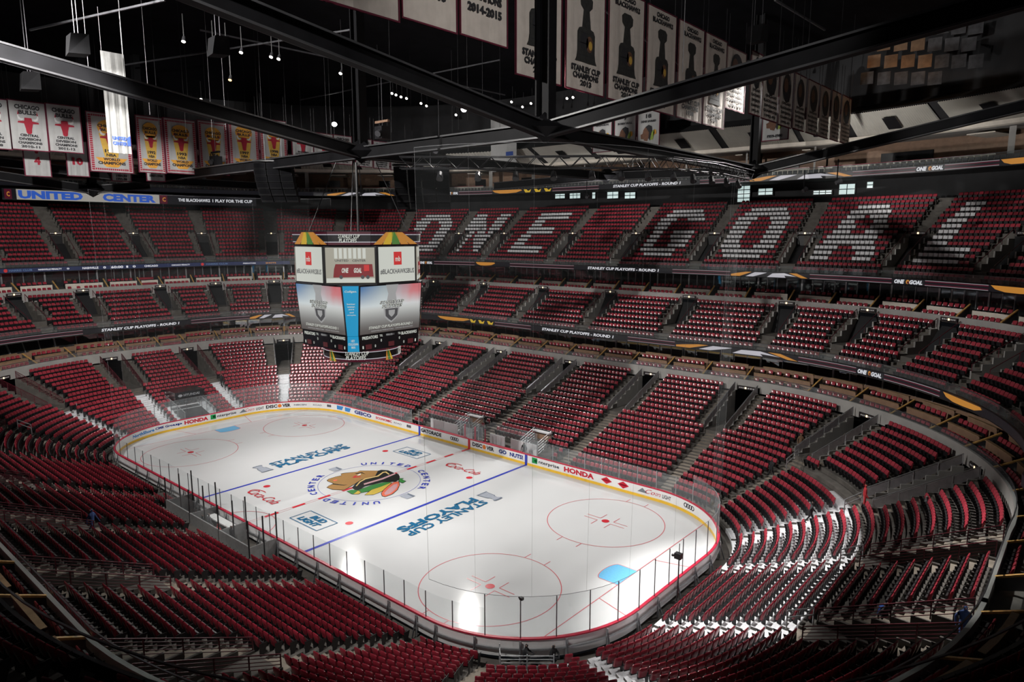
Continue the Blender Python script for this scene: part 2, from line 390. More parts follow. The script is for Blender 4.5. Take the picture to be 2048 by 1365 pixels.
# ------------------------------------------------------------------ seats
def seat_parts():
    """local frame: x along the row, +y outward (away from the rink), floor at z 0"""
    back = MB(); nx = 2; ys = []
    # padded backrest: curved shell with rounded top
    prof = [(.42, -.075), (.64, -.03), (.86, .03), (.925, .062), (.89, .10), (.66, .075), (.42, .03)]
    xs = [-.205, -.14, .14, .205]; off = [.03, 0, 0, .03]; top = [-.03, 0, 0, -.03]
    V = [[(x, y - o * (1 if y < .06 else .3), z + (tp if z > .8 else 0)) for z, y in prof] for x, o, tp in zip(xs, off, top)]
    flatV = [p for col in V for p in col]; n7 = len(prof)
    back.v = [tuple(p) for p in flatV]
    for i in range(3):
        for j in range(6):
            back.f.append(((i + 1) * n7 + j, (i + 1) * n7 + j + 1, i * n7 + j + 1, i * n7 + j)); back.m.append(back.mi(M_RED if j < 3 else M_MAROON))
    for i, fl in ((0, True), (3, False)):
        p = V[i]; back.poly(p if not fl else p[::-1], M_MAROON)
    pan = MB(); pan.hexa([(-.20, -.16, .30), (.20, -.16, .30), (.20, -.08, .28), (-.20, -.08, .28), (-.20, -.20, .60), (.20, -.20, .60), (.20, -.12, .62), (-.20, -.12, .62)], M_PLASTIC)
    arm = MB(); arm.hexa([(-.262, -.16, 0), (-.242, -.16, 0), (-.242, .06, 0), (-.262, .06, 0), (-.262, -.36, .60), (-.242, -.36, .60), (-.242, .06, .62), (-.262, .06, .62)], M_PLASTIC)
    return back, pan, arm
SEAT = seat_parts()
cover = MB()
cover.hexa([(-.21, -.125, .46), (.03, -.125, .46), (.03, -.09, .45), (-.21, -.09, .45), (-.21, -.035, .96), (.03, -.035, .96), (.03, .12, .95), (-.21, .12, .95)], M_WHITE); cover.hexa([(.03, -.13, .56), (.21, -.13, .46), (.21, -.09, .45), (.03, -.09, .55), (.03, -.04, .90), (.21, -.035, .96), (.21, .12, .95), (.03, .12, .95)], M_WHITE)

LET = {  # white shirts spell the letters, rows from the top (k = 12) down to k = 2
 'O': ['..XXXXXXXXX..', '.XXXXXXXXXXX.', 'XXXXX...XXXXX', 'XXXX.....XXXX', 'XXXX.....XXXX', 'XXXX.....XXXX', 'XXXX.....XXXX', 'XXXX.....XXXX', 'XXXXX...XXXXX', '.XXXXXXXXXXX.', '..XXXXXXXXX..'],
 'N': ['XXXX.....XXXX', 'XXXXX....XXXX', 'XXXXXX...XXXX', 'XXXXXXX..XXXX', 'XXXXXXXX.XXXX', 'XXXX.XXX.XXXX', 'XXXX.XXXXXXXX', 'XXXX..XXXXXXX', 'XXXX...XXXXXX', 'XXXX....XXXXX', 'XXXX.....XXXX'],
 'E': ['XXXXXXXXXXXX.', 'XXXXXXXXXXXX.', 'XXXX.........', 'XXXX.........', 'XXXXXXXXXX...', 'XXXXXXXXXX...', 'XXXX.........', 'XXXX.........', 'XXXX.........', 'XXXXXXXXXXXX.', 'XXXXXXXXXXXX.'],
 'G': ['..XXXXXXXXX..', '.XXXXXXXXXXX.', 'XXXXX...XXXXX', 'XXXX.........', 'XXXX.........', 'XXXX...XXXXX.', 'XXXX...XXXXX.', 'XXXX....XXXX.', 'XXXX....XXXX.', '.XXXXXXXXXX..', '..XXXXXXXX...'],
 'A': ['...XXXXXXX...', '..XXXXXXXXX..', '..XXXX.XXXX..', '..XXX...XXX..', '.XXXX...XXXX.', '.XXXX...XXXX.', '.XXXXXXXXXXX.', '.XXXXXXXXXXX.', 'XXXXX...XXXXX', 'XXXX.....XXXX', 'XXXX.....XXXX'],
 'L': ['XXXX.........', 'XXXX.........', 'XXXX.........', 'XXXX.........', 'XXXX.........', 'XXXX.........', 'XXXX.........', 'XXXX.........', 'XXXXXXXXXX...', 'XXXXXXXXXX...', 'XXXXXXXXXX...']}
WORD = [('O', S_corner(1, 67)), ('N', (S_side(-23.3) + S_corner(1, 74)) / 2), ('E', S_side(-17.6)), ('G', S_side(4.65)), ('O', S_side(16.0)), ('A', (S_side(21.6) + S_corner(0, 74)) / 2), ('L', S_corner(0, 67))]
seats = []          # (x, y, z, rot, white, tier)
def place_row(T, tier, k, pitch=.507):
    d = T['d'](k); z = T['z'](k); cs_ = T['c']
    n = len(cs_)
    for i in range(n):
        a = cs_[i]; b = cs_[(i + 1) % n] + (TOT if i == n - 1 else 0)
        if T['rng'] and i == n - 1: continue
        hw = T['wide'] if T['kv'] <= k <= T['kv2'] else T['narrow']
        if tier == 2 and k == 7: hw = T['inner'] + .16
        a = edges(T)[i][hw][1]; b = edges(T)[(i + 1) % n][hw][0] % TOT
        if b < a: b += TOT
        fine = np.linspace(a, b, 61); pts = np.array([RP(s, d, z)[:2] for s in fine]); L = np.concatenate([[0], np.cumsum(np.hypot(*np.diff(pts, axis=0).T))])
        m = int(L[-1] / pitch)
        if m < 1: continue
        o = (L[-1] - m * pitch) / 2
        for j in range(m):
            s = float(np.interp(o + (j + .5) * pitch, L, fine)); cx, cy, th = station(s); x, y, _ = RP(s, d, z)
            wh = False
            if tier == 3 and 2 <= k <= 12:
                for ch, sc_ in WORD:
                    col = int(round(-(s - sc_) * local_scale((s + sc_) / 2, d) / pitch)) + 6
                    if 0 <= col < 13 and LET[ch][12 - k][col] == 'X': wh = True
            seats.append((x, y, z, th - math.pi / 2, wh, tier, k, s))
for k in range(-1, 19): place_row(LOW, 1, k)
for k in range(8): place_row(T2, 2, k)
for k in range(15): place_row(T3, 3, k)
# ------------------------------------------------------------------ suites: partitions, ledges, windows, seats
def walk(s0, step, d, rng):
    out = []
    for sg in (1, -1):
        s = s0 if sg > 0 else s0 - step / local_scale(s0, d)
        while rng[0] < s < rng[1]:
            out.append(s); s += sg * step / local_scale(s, d)
    return sorted(out)
OB = bpy.data.objects
low_su = OB['floor_lower_suites']; mid_su = OB['floor_middle_suites']; top_su = OB['floor_top_suites']
def vis(P, pad=160):
    u, v, z = project(P)
    return z > 1 and -pad < u < 2048 + pad and -pad < v < 1365 + pad
def partition(s, prof_d, zlo, m_rail, parent):
    """a radial divider: dark panel with a sloping wooden hand rail"""
    (d0, z0), (d1, z1) = prof_d
    sc = local_scale(s, d0); h = .06 / sc
    A = [RP(s - h, d0, z0), RP(s + h, d0, z0), RP(s + h, d1, z0), RP(s - h, d1, z0)]
    mb = MB(); mb.hexa([(A[0][0], A[0][1], zlo[0]), (A[1][0], A[1][1], zlo[0]), (A[2][0], A[2][1], zlo[1]), (A[3][0], A[3][1], zlo[1]),
                        (A[0][0], A[0][1], z0), (A[1][0], A[1][1], z0), (A[2][0], A[2][1], z1), (A[3][0], A[3][1], z1)], M_GREYSTEEL)
    o = mb.obj('partition', parent)
    mb = MB(); mb.bar(RP(s, d0 - .05, z0 + .04), RP(s, d1 + .05, z1 + .04), .15, .09, m_rail); mb.obj('hand_rail', o)
DIV1 = walk(S_side(7.66), 4.6, 19.1, (.5, TOT - .5)); DIV2 = walk(S_side(.46), 4.4, 26.5, (FARHALF[0], FARHALF[1]))
for i, s in enumerate(DIV1):
    if vis(RP(s, 20, 8), 60): partition(s, ((18.95, 7.30), (21.3, 8.35)), (6.75, 7.45), M_WOOD, low_su)
for s in DIV2: partition(s, ((26.5, 15.2), (27.9, 16.2)), (14.6, 15.2), M_WOOD, mid_su)
def between(D, fn):
    for a, b in zip(D[:-1], D[1:]):
        if b - a < 9: fn(a, b)
M_LEDGE = mat('ledge_top', (.34, .22, .12), .5, vary=.2, scale=3)
def lowbox(a, b):
    if not vis(RP((a + b) / 2, 20, 8), 100): return
    g = .12 * (b - a)
    mb = MB(); sweep(mb, rect(20.02, 20.12, 7.0, 7.98), (a + g * .5, b - g), M_BROWN); sweep(mb, rect(19.95, 20.2, 7.98, 8.03), (a + g * .5, b - g), M_LEDGE); mb.obj('ledge_panel', low_su)
    mb = MB(); sweep(mb, rect(21.35, 21.45, 7.45, 8.5), (a + g, b - g * 1.5), M_BROWN); sweep(mb, rect(21.28, 21.52, 8.5, 8.55), (a + g, b - g * 1.5), M_LEDGE); mb.obj('ledge_panel', low_su)
    n = 6; h = (b - a)
    for d, z in ((19.45, 6.75), (20.75, 7.45)):
        for j in range(n):
            s = a + h * (.14 + .72 * (j + .5) / n); cx, cy, th = station(s); x, y, _ = RP(s, d, z)
            seats.append((x, y, z, th - math.pi / 2, False, 4, 0, s))
between(DIV1, lowbox)
def midbox(a, b):
    g = .06 * (b - a)
    mb = MB(); sweep(mb, rect(27.42, 27.5, 14.9, 15.78), (a + g, b - g * 2.5), M_CREAM); mb.obj('ledge_panel', mid_su)
    for d, z in ((26.95, 14.55), (28.1, 15.25)):
        for j in range(6):
            s = a + (b - a) * (.12 + .76 * (j + .5) / 6); cx, cy, th = station(s); x, y, _ = RP(s, d, z)
            seats.append((x, y, z, th - math.pi / 2, False, 4, 0, s))
between(DIV2, midbox)
# suite windows: panes between slim mullions
def window_ring(D, d, z0, z1, nsub, name, wall, lab):
    wo = OB[wall]
    for a, b in zip(D[:-1], D[1:]):
        if b - a > 9 or not vis(RP((a + b) / 2, d, z1), 60): continue
        for j in range(nsub):
            s0 = a + (b - a) * j / nsub; s1 = a + (b - a) * (j + 1) / nsub
            mb = MB(); mb.poly([RP(s0, d, z0), RP(s1, d, z0), RP(s1, d, z1), RP(s0, d, z1)], M_WIN); mb.obj('pane', wo)
            w_ = (.09 if j == 0 else .035) / local_scale(s0, d)
            mb = MB(); sweep(mb, rect(d - .08, d + .06, z0, z1), (s0 - w_, s0 + w_), M_SILVER); mb.obj('mullion', wo)
window_ring(DIV1, 23.35, 8.1, 9.9, 3, 'pane', 'wall_lower_suites', '')
window_ring(DIV2, 30.2, 15.2, 17.6, 4, 'pane', 'wall_middle_suites', '')
# top boxes: white fronts, piers, dark seats
TOPDIV = walk(S_side(3.0), 8.6, 42, FARHALF)
for s in TOPDIV:
    h = .12
    mb = MB(); sweep(mb, rect(40.6, 45.5, 29.5, 33.15), (s - h, s + h), M_BAND); mb.obj('pier', top_su)
def topbox(a, b):
    mb = MB(); sweep(mb, rect(40.5, 40.6, 29.3, 30.45), (a + .5, b - .5), M_CREAM); sweep(mb, rect(40.42, 40.7, 30.45, 30.52), (a + .5, b - .5), M_MAROON); mb.obj('box_front', top_su)
    m = (a + b) / 2
    mb = MB(); sweep(mb, rect(45.3, 45.45, 30.6, 32), (m - .1 * (b - a), m + .12 * (b - a)), M_BLACKGLASS); mb.obj('box_television', top_su)
    mb = MB(); sweep(mb, rect(40.6, 45.0, 32.6, 32.7), (a + .6, a + 1.6), M_CREAM); mb.obj('ceiling_baffle', top_su)
for a, b in zip(TOPDIV[:-1], TOPDIV[1:]): topbox(a, b)
# low dark seats of the top boxes are separate from the red ones: one continuous row nobody could count
mb = MB()
for s in walk(S_side(0), .62, 39, FARHALF):
    for d, z in ((38.6, 29.2),):
        x, y, _ = RP(s, d, z); th = station(s)[2]; ux, uy = -math.sin(th), math.cos(th); nx_, ny_ = math.cos(th), math.sin(th)
        q = [(x + a_ * ux + b_ * nx_, y + a_ * uy + b_ * ny_) for a_, b_ in ((-.24, -.05), (.24, -.05), (.24, .08), (-.24, .08))]
        mb.hexa([(*p, z + .3) for p in q] + [(p[0] + .05 * nx_, p[1] + .05 * ny_, z + .85) for p in q], M_PLASTIC)
mb.obj('box_seats', kind='stuff', label='rows of small dark seats along the front of the top boxes', cat='seats')

# ------------------------------------------------------------------ write the seats: the nearest 300 one by one, the others as one mass
arr = np.array([(s[0], s[1], s[2] + .6) for s in seats]); pj = project(arr)
inf = (pj[:, 2] > 2) & (pj[:, 0] > -140) & (pj[:, 0] < 2190) & (pj[:, 1] > -60) & (pj[:, 1] < 1460)
instrict = (pj[:, 2] > 2) & (pj[:, 0] > 2) & (pj[:, 0] < 2046) & (pj[:, 1] > 2) & (pj[:, 1] < 1360)
dist = np.linalg.norm(arr - CAM, axis=1)
# the tunnel gate, team benches and press gap take the place of some lower seats
def blocked(s):
    x, y, z, r, wh, tier, k, st = s
    if tier == 1:
        if k < 0 and not (y < -8 and abs(x) < 26): return True
        if y > 12 and k < 2 and -9.5 < x < 9.5: return True            # team benches
        if y > 12 and k < 4 and (-4.3 < x < -1.9 or 5.4 < x < 7.6): return True
        if x < -28 and -3.3 < y < 1.7 and k < 5: return True          # far-end player tunnel
        if x > 24 and y < -5 and k < 2 and -1.06 < math.atan2(y + AY, x - AX) < -.68: return True           # photographers' pit
        if y < -12 and k < 2 and -7.5 < x < 7.5: return True           # penalty boxes
        if x > 30 and 9 < y < 20 and 7 <= k <= 10 and x < 37: return k >= 9
    return False
keep = [i for i in range(len(seats)) if inf[i] and not blocked(seats[i])]
red = [i for i in keep if not seats[i][4]]; white = [i for i in keep if seats[i][4]]
near_red = sorted([i for i in red if instrict[i] and seats[i][5] != 4], key=lambda i: dist[i])[:300]
near_white = sorted([i for i in white if instrict[i]], key=lambda i: dist[i])[:300]
def mass(parts, idx, name, **tags):
    V = []; F = []; Mi = []; mats = []; Cn = []
    v = []; f = []; mi = []
    for p in parts:
        n = len(v); v += p.v; f += [tuple(i + n for i in q) for q in p.f]
        for m_ in p.m:
            M_ = p.mats[m_]
            if M_ not in mats: mats.append(M_)
            mi.append(mats.index(M_))
    v = np.array(v); N = len(idx); nv = len(v)
    rot = np.array([seats[i][3] for i in idx]); pos = np.array([seats[i][:3] for i in idx])
    c, s = np.cos(rot)[:, None], np.sin(rot)[:, None]
    out = np.empty((N, nv, 3)); out[:, :, 0] = pos[:, 0:1] + c * v[:, 0] - s * v[:, 1]; out[:, :, 1] = pos[:, 1:2] + s * v[:, 0] + c * v[:, 1]; out[:, :, 2] = pos[:, 2:3] + v[:, 2]
    ls = np.array([len(q) for q in f]); flat = np.concatenate([np.array(q) for q in f])
    me = bpy.data.meshes.new(name); me.vertices.add(N * nv); me.vertices.foreach_set('co', out.ravel())
    loops = (flat[None, :] + (np.arange(N) * nv)[:, None]).ravel(); me.loops.add(len(loops)); me.loops.foreach_set('vertex_index', loops.astype(np.int32))
    tot = np.tile(ls, N); st = np.concatenate([[0], np.cumsum(tot)[:-1]])
    me.polygons.add(len(tot)); me.polygons.foreach_set('loop_start', st.astype(np.int32))
    me.polygons.foreach_set('material_index', np.tile(np.array(mi), N).astype(np.int32))
    nb = len(parts[0].f); sm_ = np.zeros(len(f), bool); sm_[:nb] = True; me.polygons.foreach_set('use_smooth', np.tile(sm_, N))
    for m_ in mats: me.materials.append(m_)
    me.update(calc_edges=True); me.validate()
    return link(name, me, None, **tags)
nr = set(near_red); nw = set(near_white)
mass(SEAT, [i for i in red if i not in nr], 'arena_seats', label='mass of red tip-up arena seats filling the far stands', cat='seats', kind='stuff')
mass(SEAT + (cover,), [i for i in white if i not in nw], 'shirt_covered_seats', label='far seats draped with white shirts spelling letters', cat='seats', kind='stuff')
sm = [p.obj(n, smooth=(n == 'backrest')) for p, n in zip(SEAT, ('backrest', 'seat_pan', 'armrest'))]; cm = cover.obj('shirt')
md = [o.data for o in sm]; cdta = cm.data
for o in sm + [cm]: bpy.data.objects.remove(o)
def zone(i):
    x, y, z, r, wh, tier, k, st = seats[i]
    if tier == 2: return 'red tip-up seat in the dark middle tier at the bottom left corner', 'middle tier seats nearest the camera'
    if y < -12 and x < 24: return 'red tip-up seat in the long lower rows left of the rink', 'lower bowl seats left of the rink'
    if y < -9: return 'red tip-up seat in the curved lower rows below the near rink corner', 'lower bowl seats below the near corner'
    return 'red tip-up seat in the lower rows behind the near goal', 'lower bowl seats behind the near goal'
for i in near_red:
    x, y, z, r, wh, tier, k, st = seats[i]; lb, gp = zone(i)
    e = empty('arena_seat', (x, y, z), lb, 'seat', gp); e.rotation_euler = (0, 0, r)
    for n_, d_ in zip(('backrest', 'seat_pan', 'armrest'), md): link(n_, d_, e)
LETN = ['first O', 'N', 'E', 'G', 'second O', 'A', 'L']
for i in near_white:
    x, y, z, r, wh, tier, k, st = seats[i]
    li = min(range(7), key=lambda q: abs(st - WORD[q][1]))
    e = empty('covered_seat', (x, y, z), 'upper tier seat draped with a white shirt in the letter ' + LETN[li], 'seat', 'white shirted seats of the letter ' + LETN[li]); e.rotation_euler = (0, 0, r)
    for n_, d_ in zip(('backrest', 'seat_pan', 'armrest', 'shirt'), md + [cdta]): link(n_, d_, e)
# ------------------------------------------------------------------ the ice and what is painted on it
FT = .3048
mb = MB(); S = samples(FULL, .5); rim = [RP(s, 0.02, 0) for s in S[:-1]]
mb.poly(rim, M_ICE); ice = mb.obj('floor_ice', kind='structure', label='white ice sheet of the hockey rink', cat='ice')
P_RED = paint('red', (.55, .03, .045)); P_BLUE = paint('blue', (.04, .06, .42)); P_TEAL = paint('teal', (.015, .13, .27)); P_NAVY = paint('navy', (.02, .025, .09))
P_THIN = paint('thin_red', (.62, .16, .18)); P_CREASE = paint('crease_blue', (.16, .48, .76)); P_GREY = paint('grey', (.16, .19, .24)); P_LGREY = paint('light_grey', (.36, .39, .45))
P_TAN = paint('tan', (.36, .20, .07)); P_BLACK = paint('black', (.015, .02, .018)); P_GREEN = paint('green', (.05, .25, .06)); P_YELLOW = paint('yellow', (.65, .48, .08)); P_ORANGE = paint('orange', (.75, .17, .10)); P_PINK = paint('pink', (.60, .35, .38)); P_GOLD = paint('gold', (.70, .50, .20)); P_WHITE = paint('white', (.8, .8, .8))
LV = [.004]
def decal(name): LV[0] += .0004; return MB(), LV[0]
def flat(z): return lambda x, y: (x, y, z)
def rectd(name, x0, x1, y0, y1, m):
    b, z = decal(name); b.poly([(x0, y0, z), (x1, y0, z), (x1, y1, z), (x0, y1, z)], m); return b.obj(name, ice)
def ringd(name, cx, cy, r, wd, m, n=72):
    b, z = decal(name)
    for i in range(n):
        a, c = 2 * math.pi * i / n, 2 * math.pi * (i + 1) / n
        b.poly([(cx + (r + s * wd / 2) * math.cos(t), cy + (r + s * wd / 2) * math.sin(t), z) for s, t in ((-1, a), (1, a), (1, c), (-1, c))], m)
    return b.obj(name, ice)
def discd(name, cx, cy, r, m):
    b, z = decal(name); b.poly([(p[0], p[1], z) for p in ellipse(cx, cy, r, r, 24)], m); return b.obj(name, ice)
def halfw(x):
    ax = abs(x) - AX
    return AY + RR if ax <= 0 else AY + math.sqrt(max(0, RR * RR - ax * ax))
for sx in (-1, 1):
    rectd('blue_line', sx * 7.77 - .15, sx * 7.77 + .15, -12.93, 12.93, P_BLUE)
    g = sx * 89 * FT; hw = halfw(g) - .03
    rectd('goal_line', g - .03, g + .03, -hw, hw, P_THIN)
    b, z = decal('c')
    pts = [(g, -4 * FT), (g - sx * 4.5 * FT, -4 * FT)] + [(g - sx * (4.5 + 1.5 * math.cos(t * math.pi / 2)) * FT, 4 * FT * math.sin(t * math.pi / 2)) for t in np.linspace(-1, 1, 13)] + [(g - sx * 4.5 * FT, 4 * FT), (g, 4 * FT)]
    b.poly([(p[0], p[1], z) for p in pts], P_CREASE); b.obj('goal_crease', ice)
    b, z = decal('c')
    for p, q in zip(pts[:-1], pts[1:]): b.bar((p[0], p[1], z), (q[0], q[1], z), .05, .0002, P_THIN)
    b.obj('crease_outline', ice)
    for sy in (-1, 1):
        b, z = decal('t'); b.bar((g, sy * 11 * FT, z), (sx * 30.45, sy * 14 * FT, z), .06, .0002, P_THIN); b.obj('trapezoid_line', ice)
        cx, cy = sx * 69 * FT, sy * 22 * FT
        ringd('faceoff_circle', cx, cy, 15 * FT, .06, P_THIN); discd('faceoff_spot', cx, cy, .31, P_RED)
        b, z = decal('m')
        for i in (-1, 1):
            for j in (-1, 1):
                b.bar((cx + i * .6, cy + j * .23, z), (cx + i * 1.85, cy + j * .23, z), .06, .0002, P_THIN)
                b.bar((cx + i * .6, cy + j * .23, z), (cx + i * .6, cy + j * 1.15, z), .06, .0002, P_THIN)
            for j in (-1, 1):
                b.bar((cx + i * .86, cy + j * 4.5, z), (cx + i * .86, cy + j * 5.2, z), .06, .0002, P_THIN)
        b.obj('faceoff_marks', ice)
        discd('neutral_spot', sx * 20 * FT, cy, .31, P_RED)
ringd('centre_circle', 0, 0, 15 * FT, .05, paint('ring', (.25, .27, .55)))
b, z = decal('r')
for dx in (-.15, .15): b.bar((dx, -12.9, z), (dx, 12.9, z), .03, .0002, P_THIN)
b.obj('red_line_edge', ice)
y = -12.85
while y < 12.8:
    rectd('red_line_block', -.14, .14, y, min(y + 1.2, 12.9), P_RED); y += 2.47
b, z = decal('ref')
for t in np.linspace(0, math.pi, 18)[:-1]:
    p = [(10 * FT * math.cos(a), -12.93 + 10 * FT * math.sin(a), z) for a in (t, t + math.pi / 17)]; b.bar(p[0], p[1], .06, .0002, P_THIN)
b.obj('referee_crease', ice)
# team emblem, traced from its place on the ice
def px_poly(name, pts, m, sc=7.314, ox=600, oy=900):
    if name in ('emblem_face', 'emblem_feather', 'emblem_knot') and m is not P_PINK:      # dark outline under the colour
        gx, gy = sum(p[0] for p in pts) / len(pts), sum(p[1] for p in pts) / len(pts)
        b, z = decal(name); big = [(p[0] + 9 * (p[0] - gx) / max(1, math.hypot(p[0] - gx, p[1] - gy)), p[1] + 6 * (p[1] - gy) / max(1, math.hypot(p[0] - gx, p[1] - gy))) for p in pts]
        q = [atZ(ox + a / sc, oy + c / sc, 0) for a, c in big]; shape(b, [(p[0], p[1]) for p in q], flat(z), P_BLACK); b.obj('emblem_outline', ice)
    b, z = decal(name); q = [atZ(ox + a / sc, oy + c / sc, 0) for a, c in pts]
    shape(b, [(p[0], p[1]) for p in q], flat(z), m); return b.obj(name, ice)
px_poly('emblem_face', [(400, 450), (430, 430), (530, 400), (610, 385), (600, 360), (640, 350), (830, 330), (870, 312), (1150, 312), (1120, 380), (900, 440), (820, 490), (700, 560), (640, 592), (480, 585), (395, 555), (430, 528), (490, 500), (480, 490), (410, 465)], P_TAN)
px_poly('emblem_hair', [(1140, 312), (1190, 298), (1290, 305), (1380, 345), (1440, 360), (1460, 400), (1455, 440), (1400, 470), (1200, 480), (950, 540), (860, 600), (800, 590), (760, 560), (820, 490), (900, 440), (1100, 385)], P_BLACK)
px_poly('emblem_feather', [(690, 612), (770, 655), (860, 640), (1010, 610), (1200, 550), (1330, 480), (1250, 478), (1050, 520), (920, 570), (850, 598), (760, 590)], P_GREEN)
px_poly('emblem_feather', [(780, 655), (850, 602), (890, 625), (860, 650)], P_YELLOW)
px_poly('emblem_feather', [(950, 665), (1050, 590), (1200, 540), (1340, 484), (1300, 530), (1200, 610), (1080, 660)], P_YELLOW)
px_poly('emblem_feather', [(1192, 640), (1230, 590), (1300, 530), (1370, 480), (1440, 470), (1455, 520), (1420, 590), (1350, 650), (1250, 690), (1205, 680)], P_ORANGE)
px_poly('emblem_feather', [(1232, 640), (1300, 570), (1370, 515), (1425, 500), (1425, 540), (1390, 590), (1320, 645), (1250, 668)], P_PINK)
px_poly('emblem_knot', [(1455, 425), (1515, 425), (1490, 442), (1545, 463), (1500, 488), (1450, 470)], P_GREEN)
px_poly('emblem_braid', [(930, 500), (1080, 455), (1200, 420), (1390, 345), (1400, 360), (1210, 440), (1090, 475), (940, 520)], P_PINK)
px_poly('emblem_braid', [(815, 535), (870, 470), (950, 425), (1130, 385), (1210, 330), (1260, 322), (1310, 360), (1300, 372), (1250, 338), (1220, 342), (1150, 395), (960, 437), (885, 478), (830, 540)], P_GOLD)
px_poly('emblem_paint', [(762, 412), (810, 380), (836, 380), (805, 400), (890, 392), (885, 405), (800, 414)], P_RED)
px_poly('emblem_eye', [(832, 378), (885, 352), (892, 366), (860, 380)], P_WHITE)
px_poly('emblem_lip', [(480, 450), (540, 438), (550, 452), (500, 468)], P_ORANGE)
px_poly('emblem_brow', [(800, 352), (905, 335), (960, 362), (900, 348), (830, 360)], P_BLACK)
px_poly('emblem_jaw', [(430, 528), (490, 500), (640, 520), (700, 515), (640, 528), (480, 512)], P_BLACK)
for sx in (-1, 1):
    b, z = decal('s'); b.poly([(sx * 5.25 - .5, -.5, z), (sx * 5.25 + .5, -.5, z), (sx * 5.25 + .5, .42, z), (sx * 5.25 - .5, .42, z)], P_LGREY)
    b.poly([(sx * 5.25 - .5, .42, z + .0002), (sx * 5.25 - .28, .2, z + .0002), (sx * 5.25 + .5, .1, z + .0002), (sx * 5.25 + .5, .42, z + .0002)], P_GREY); b.obj('arena_square', ice)
def arc_text(word, centre_deg, r, h, step_deg):
    b, z = decal('a')
    for i, ch in enumerate(word):
        a = math.radians(centre_deg - (i - (len(word) - 1) / 2) * step_deg)
        ox, oy = r * math.cos(a), r * math.sin(a); rx, ry = math.sin(a), -math.cos(a); ux, uy = math.cos(a), math.sin(a)
        wd = h * (.25 if ch == 'I' else .9)
        lettering(b, ch, 0, 0, wd, h, lambda u, v: (ox + u * rx + v * ux, oy + u * ry + v * uy, z), P_BLUE, bold=.03)
    b.obj('ring_lettering', ice)
for c0, wd in ((123, 'UNITED'), (49, 'CENTER'), (-57, 'UNITED'), (-131, 'CENTER')): arc_text(wd, c0, 5.15, .62, 10.2)
for sg in (-1, 1):      # tournament mark beside each blue line
    fn = lambda u, v, s_=sg: (s_ * (10.55 + v), -s_ * u, LV[0] + .0004)
    b, z = decal('x'); lettering(b, 'STANLEY CUP', .85, .62, 8.6, .85, fn, P_TEAL, bold=.03, flip=False); lettering(b, 'PLAYOFFS', .9, -.42, 8.4, 1.0, fn, P_TEAL, bold=.045); b.obj('tournament_lettering', ice)
    b, z = decal('x')
    cup = [(-.75, -.95), (.75, -.95), (.62, -.55), (.55, .25), (.38, .35), (.34, .65), (.62, 1.0), (.45, 1.15), (-.45, 1.15), (-.62, 1.0), (-.34, .65), (-.38, .35), (-.55, .25), (-.62, -.55)]
    for m_, f_ in ((P_GREY, 1.0), (P_LGREY, .84)):
        LV[0] += .0004; shape(b, [(-4.55 + p[0] * f_ * .85, p[1] * f_) for p in cup], lambda u, v: (sg * (10.6 + v), -sg * u, LV[0]), m_)
    b.obj('tournament_cup', ice)
def plain(x0, y0, z): return lambda u, v: (x0 + u, y0 + v, z)
def beer(cx, cy):
    b, z = decal('b'); fr = [(-1.85, -.95), (1.85, -.95), (1.85, .95), (-1.85, .95)]
    for i in range(4): p, q = fr[i], fr[(i + 1) % 4]; b.bar((cx + p[0], cy + p[1], z), (cx + q[0], cy + q[1], z), .07, .0002, P_TEAL)
    f_ = lambda u, v: (cx + u + .18 * v, cy + v, z); lettering(b, 'BUD', .12, .38, 1.75, .62, f_, P_TEAL, .05); lettering(b, 'LIGHT', 0, -.36, 2.5, .62, f_, P_TEAL, .05); b.obj('advert_lettering', ice)
beer(-3.55, 8.1); beer(3.55, -8.25)
for cx, cy in ((4.0, 8.05), (-3.95, -8.2)):
    b, z = decal('k'); lettering(b, 'Coca-Cola', 0, 0, 4.3, .95, plain(cx, cy, z), P_RED, .0, shear=.45)
    for p, q in zip(ellipse(cx - 1.2, cy + .1, 1.05, .55, 14, 1.2, 4.6)[:-1], ellipse(cx - 1.2, cy + .1, 1.05, .55, 14, 1.2, 4.6)[1:]): b.bar((*p, z), (*q, z), .09, .0002, P_RED)
    b.obj('advert_lettering', ice)

# ------------------------------------------------------------------ dasher boards and glass
def sig(x, y):
    if abs(x) <= AX: return S_side(x, y > 0)
    if abs(y) <= AY: return S_end(y, x > 0)
    a = math.degrees(math.atan2(abs(y) - AY, abs(x) - AX)); q = {(True, True): 0, (False, True): 1, (False, False): 2, (True, False): 3}[(x > 0, y > 0)]
    return S_corner(q, a)
boards = empty('dasher_boards', (0, 0, 0), 'white hockey boards with yellow kickplate, red cap rail and glass', 'boards')
LS0 = lambda s: local_scale(s, 0)
npan = []
for i, L in enumerate(LSEG):
    Lm = L * (1 if i % 2 == 0 else RR * math.pi / 2 / UC); n = max(1, int(round(Lm / 2.44)))
    npan += [(CUM[i] + L * j / n, CUM[i] + L * (j + 1) / n) for j in range(n)]
def psweep(name, prof, a, b, m, parent=None, g=0.0):
    mb_ = MB(); ns = 1 if int(np.searchsorted(CUM, (a + b) / 2, 'right') - 1) % 2 == 0 else 4
    st = np.linspace(a + g, b - g, ns + 1)
    for p, q in zip(st[:-1], st[1:]):
        A = [RP(p, d, z) for d, z in prof]; B = [RP(q, d, z) for d, z in prof]
        for i in range(len(prof)):
            j = (i + 1) % len(prof); mb_.poly([A[i], A[j], B[j], B[i]], m)
    for s_, fl in ((a + g, False), (b - g, True)):
        P_ = [RP(s_, d, z) for d, z in prof]; mb_.poly(P_ if fl else P_[::-1], m)
    return mb_.obj(name, parent or boards)
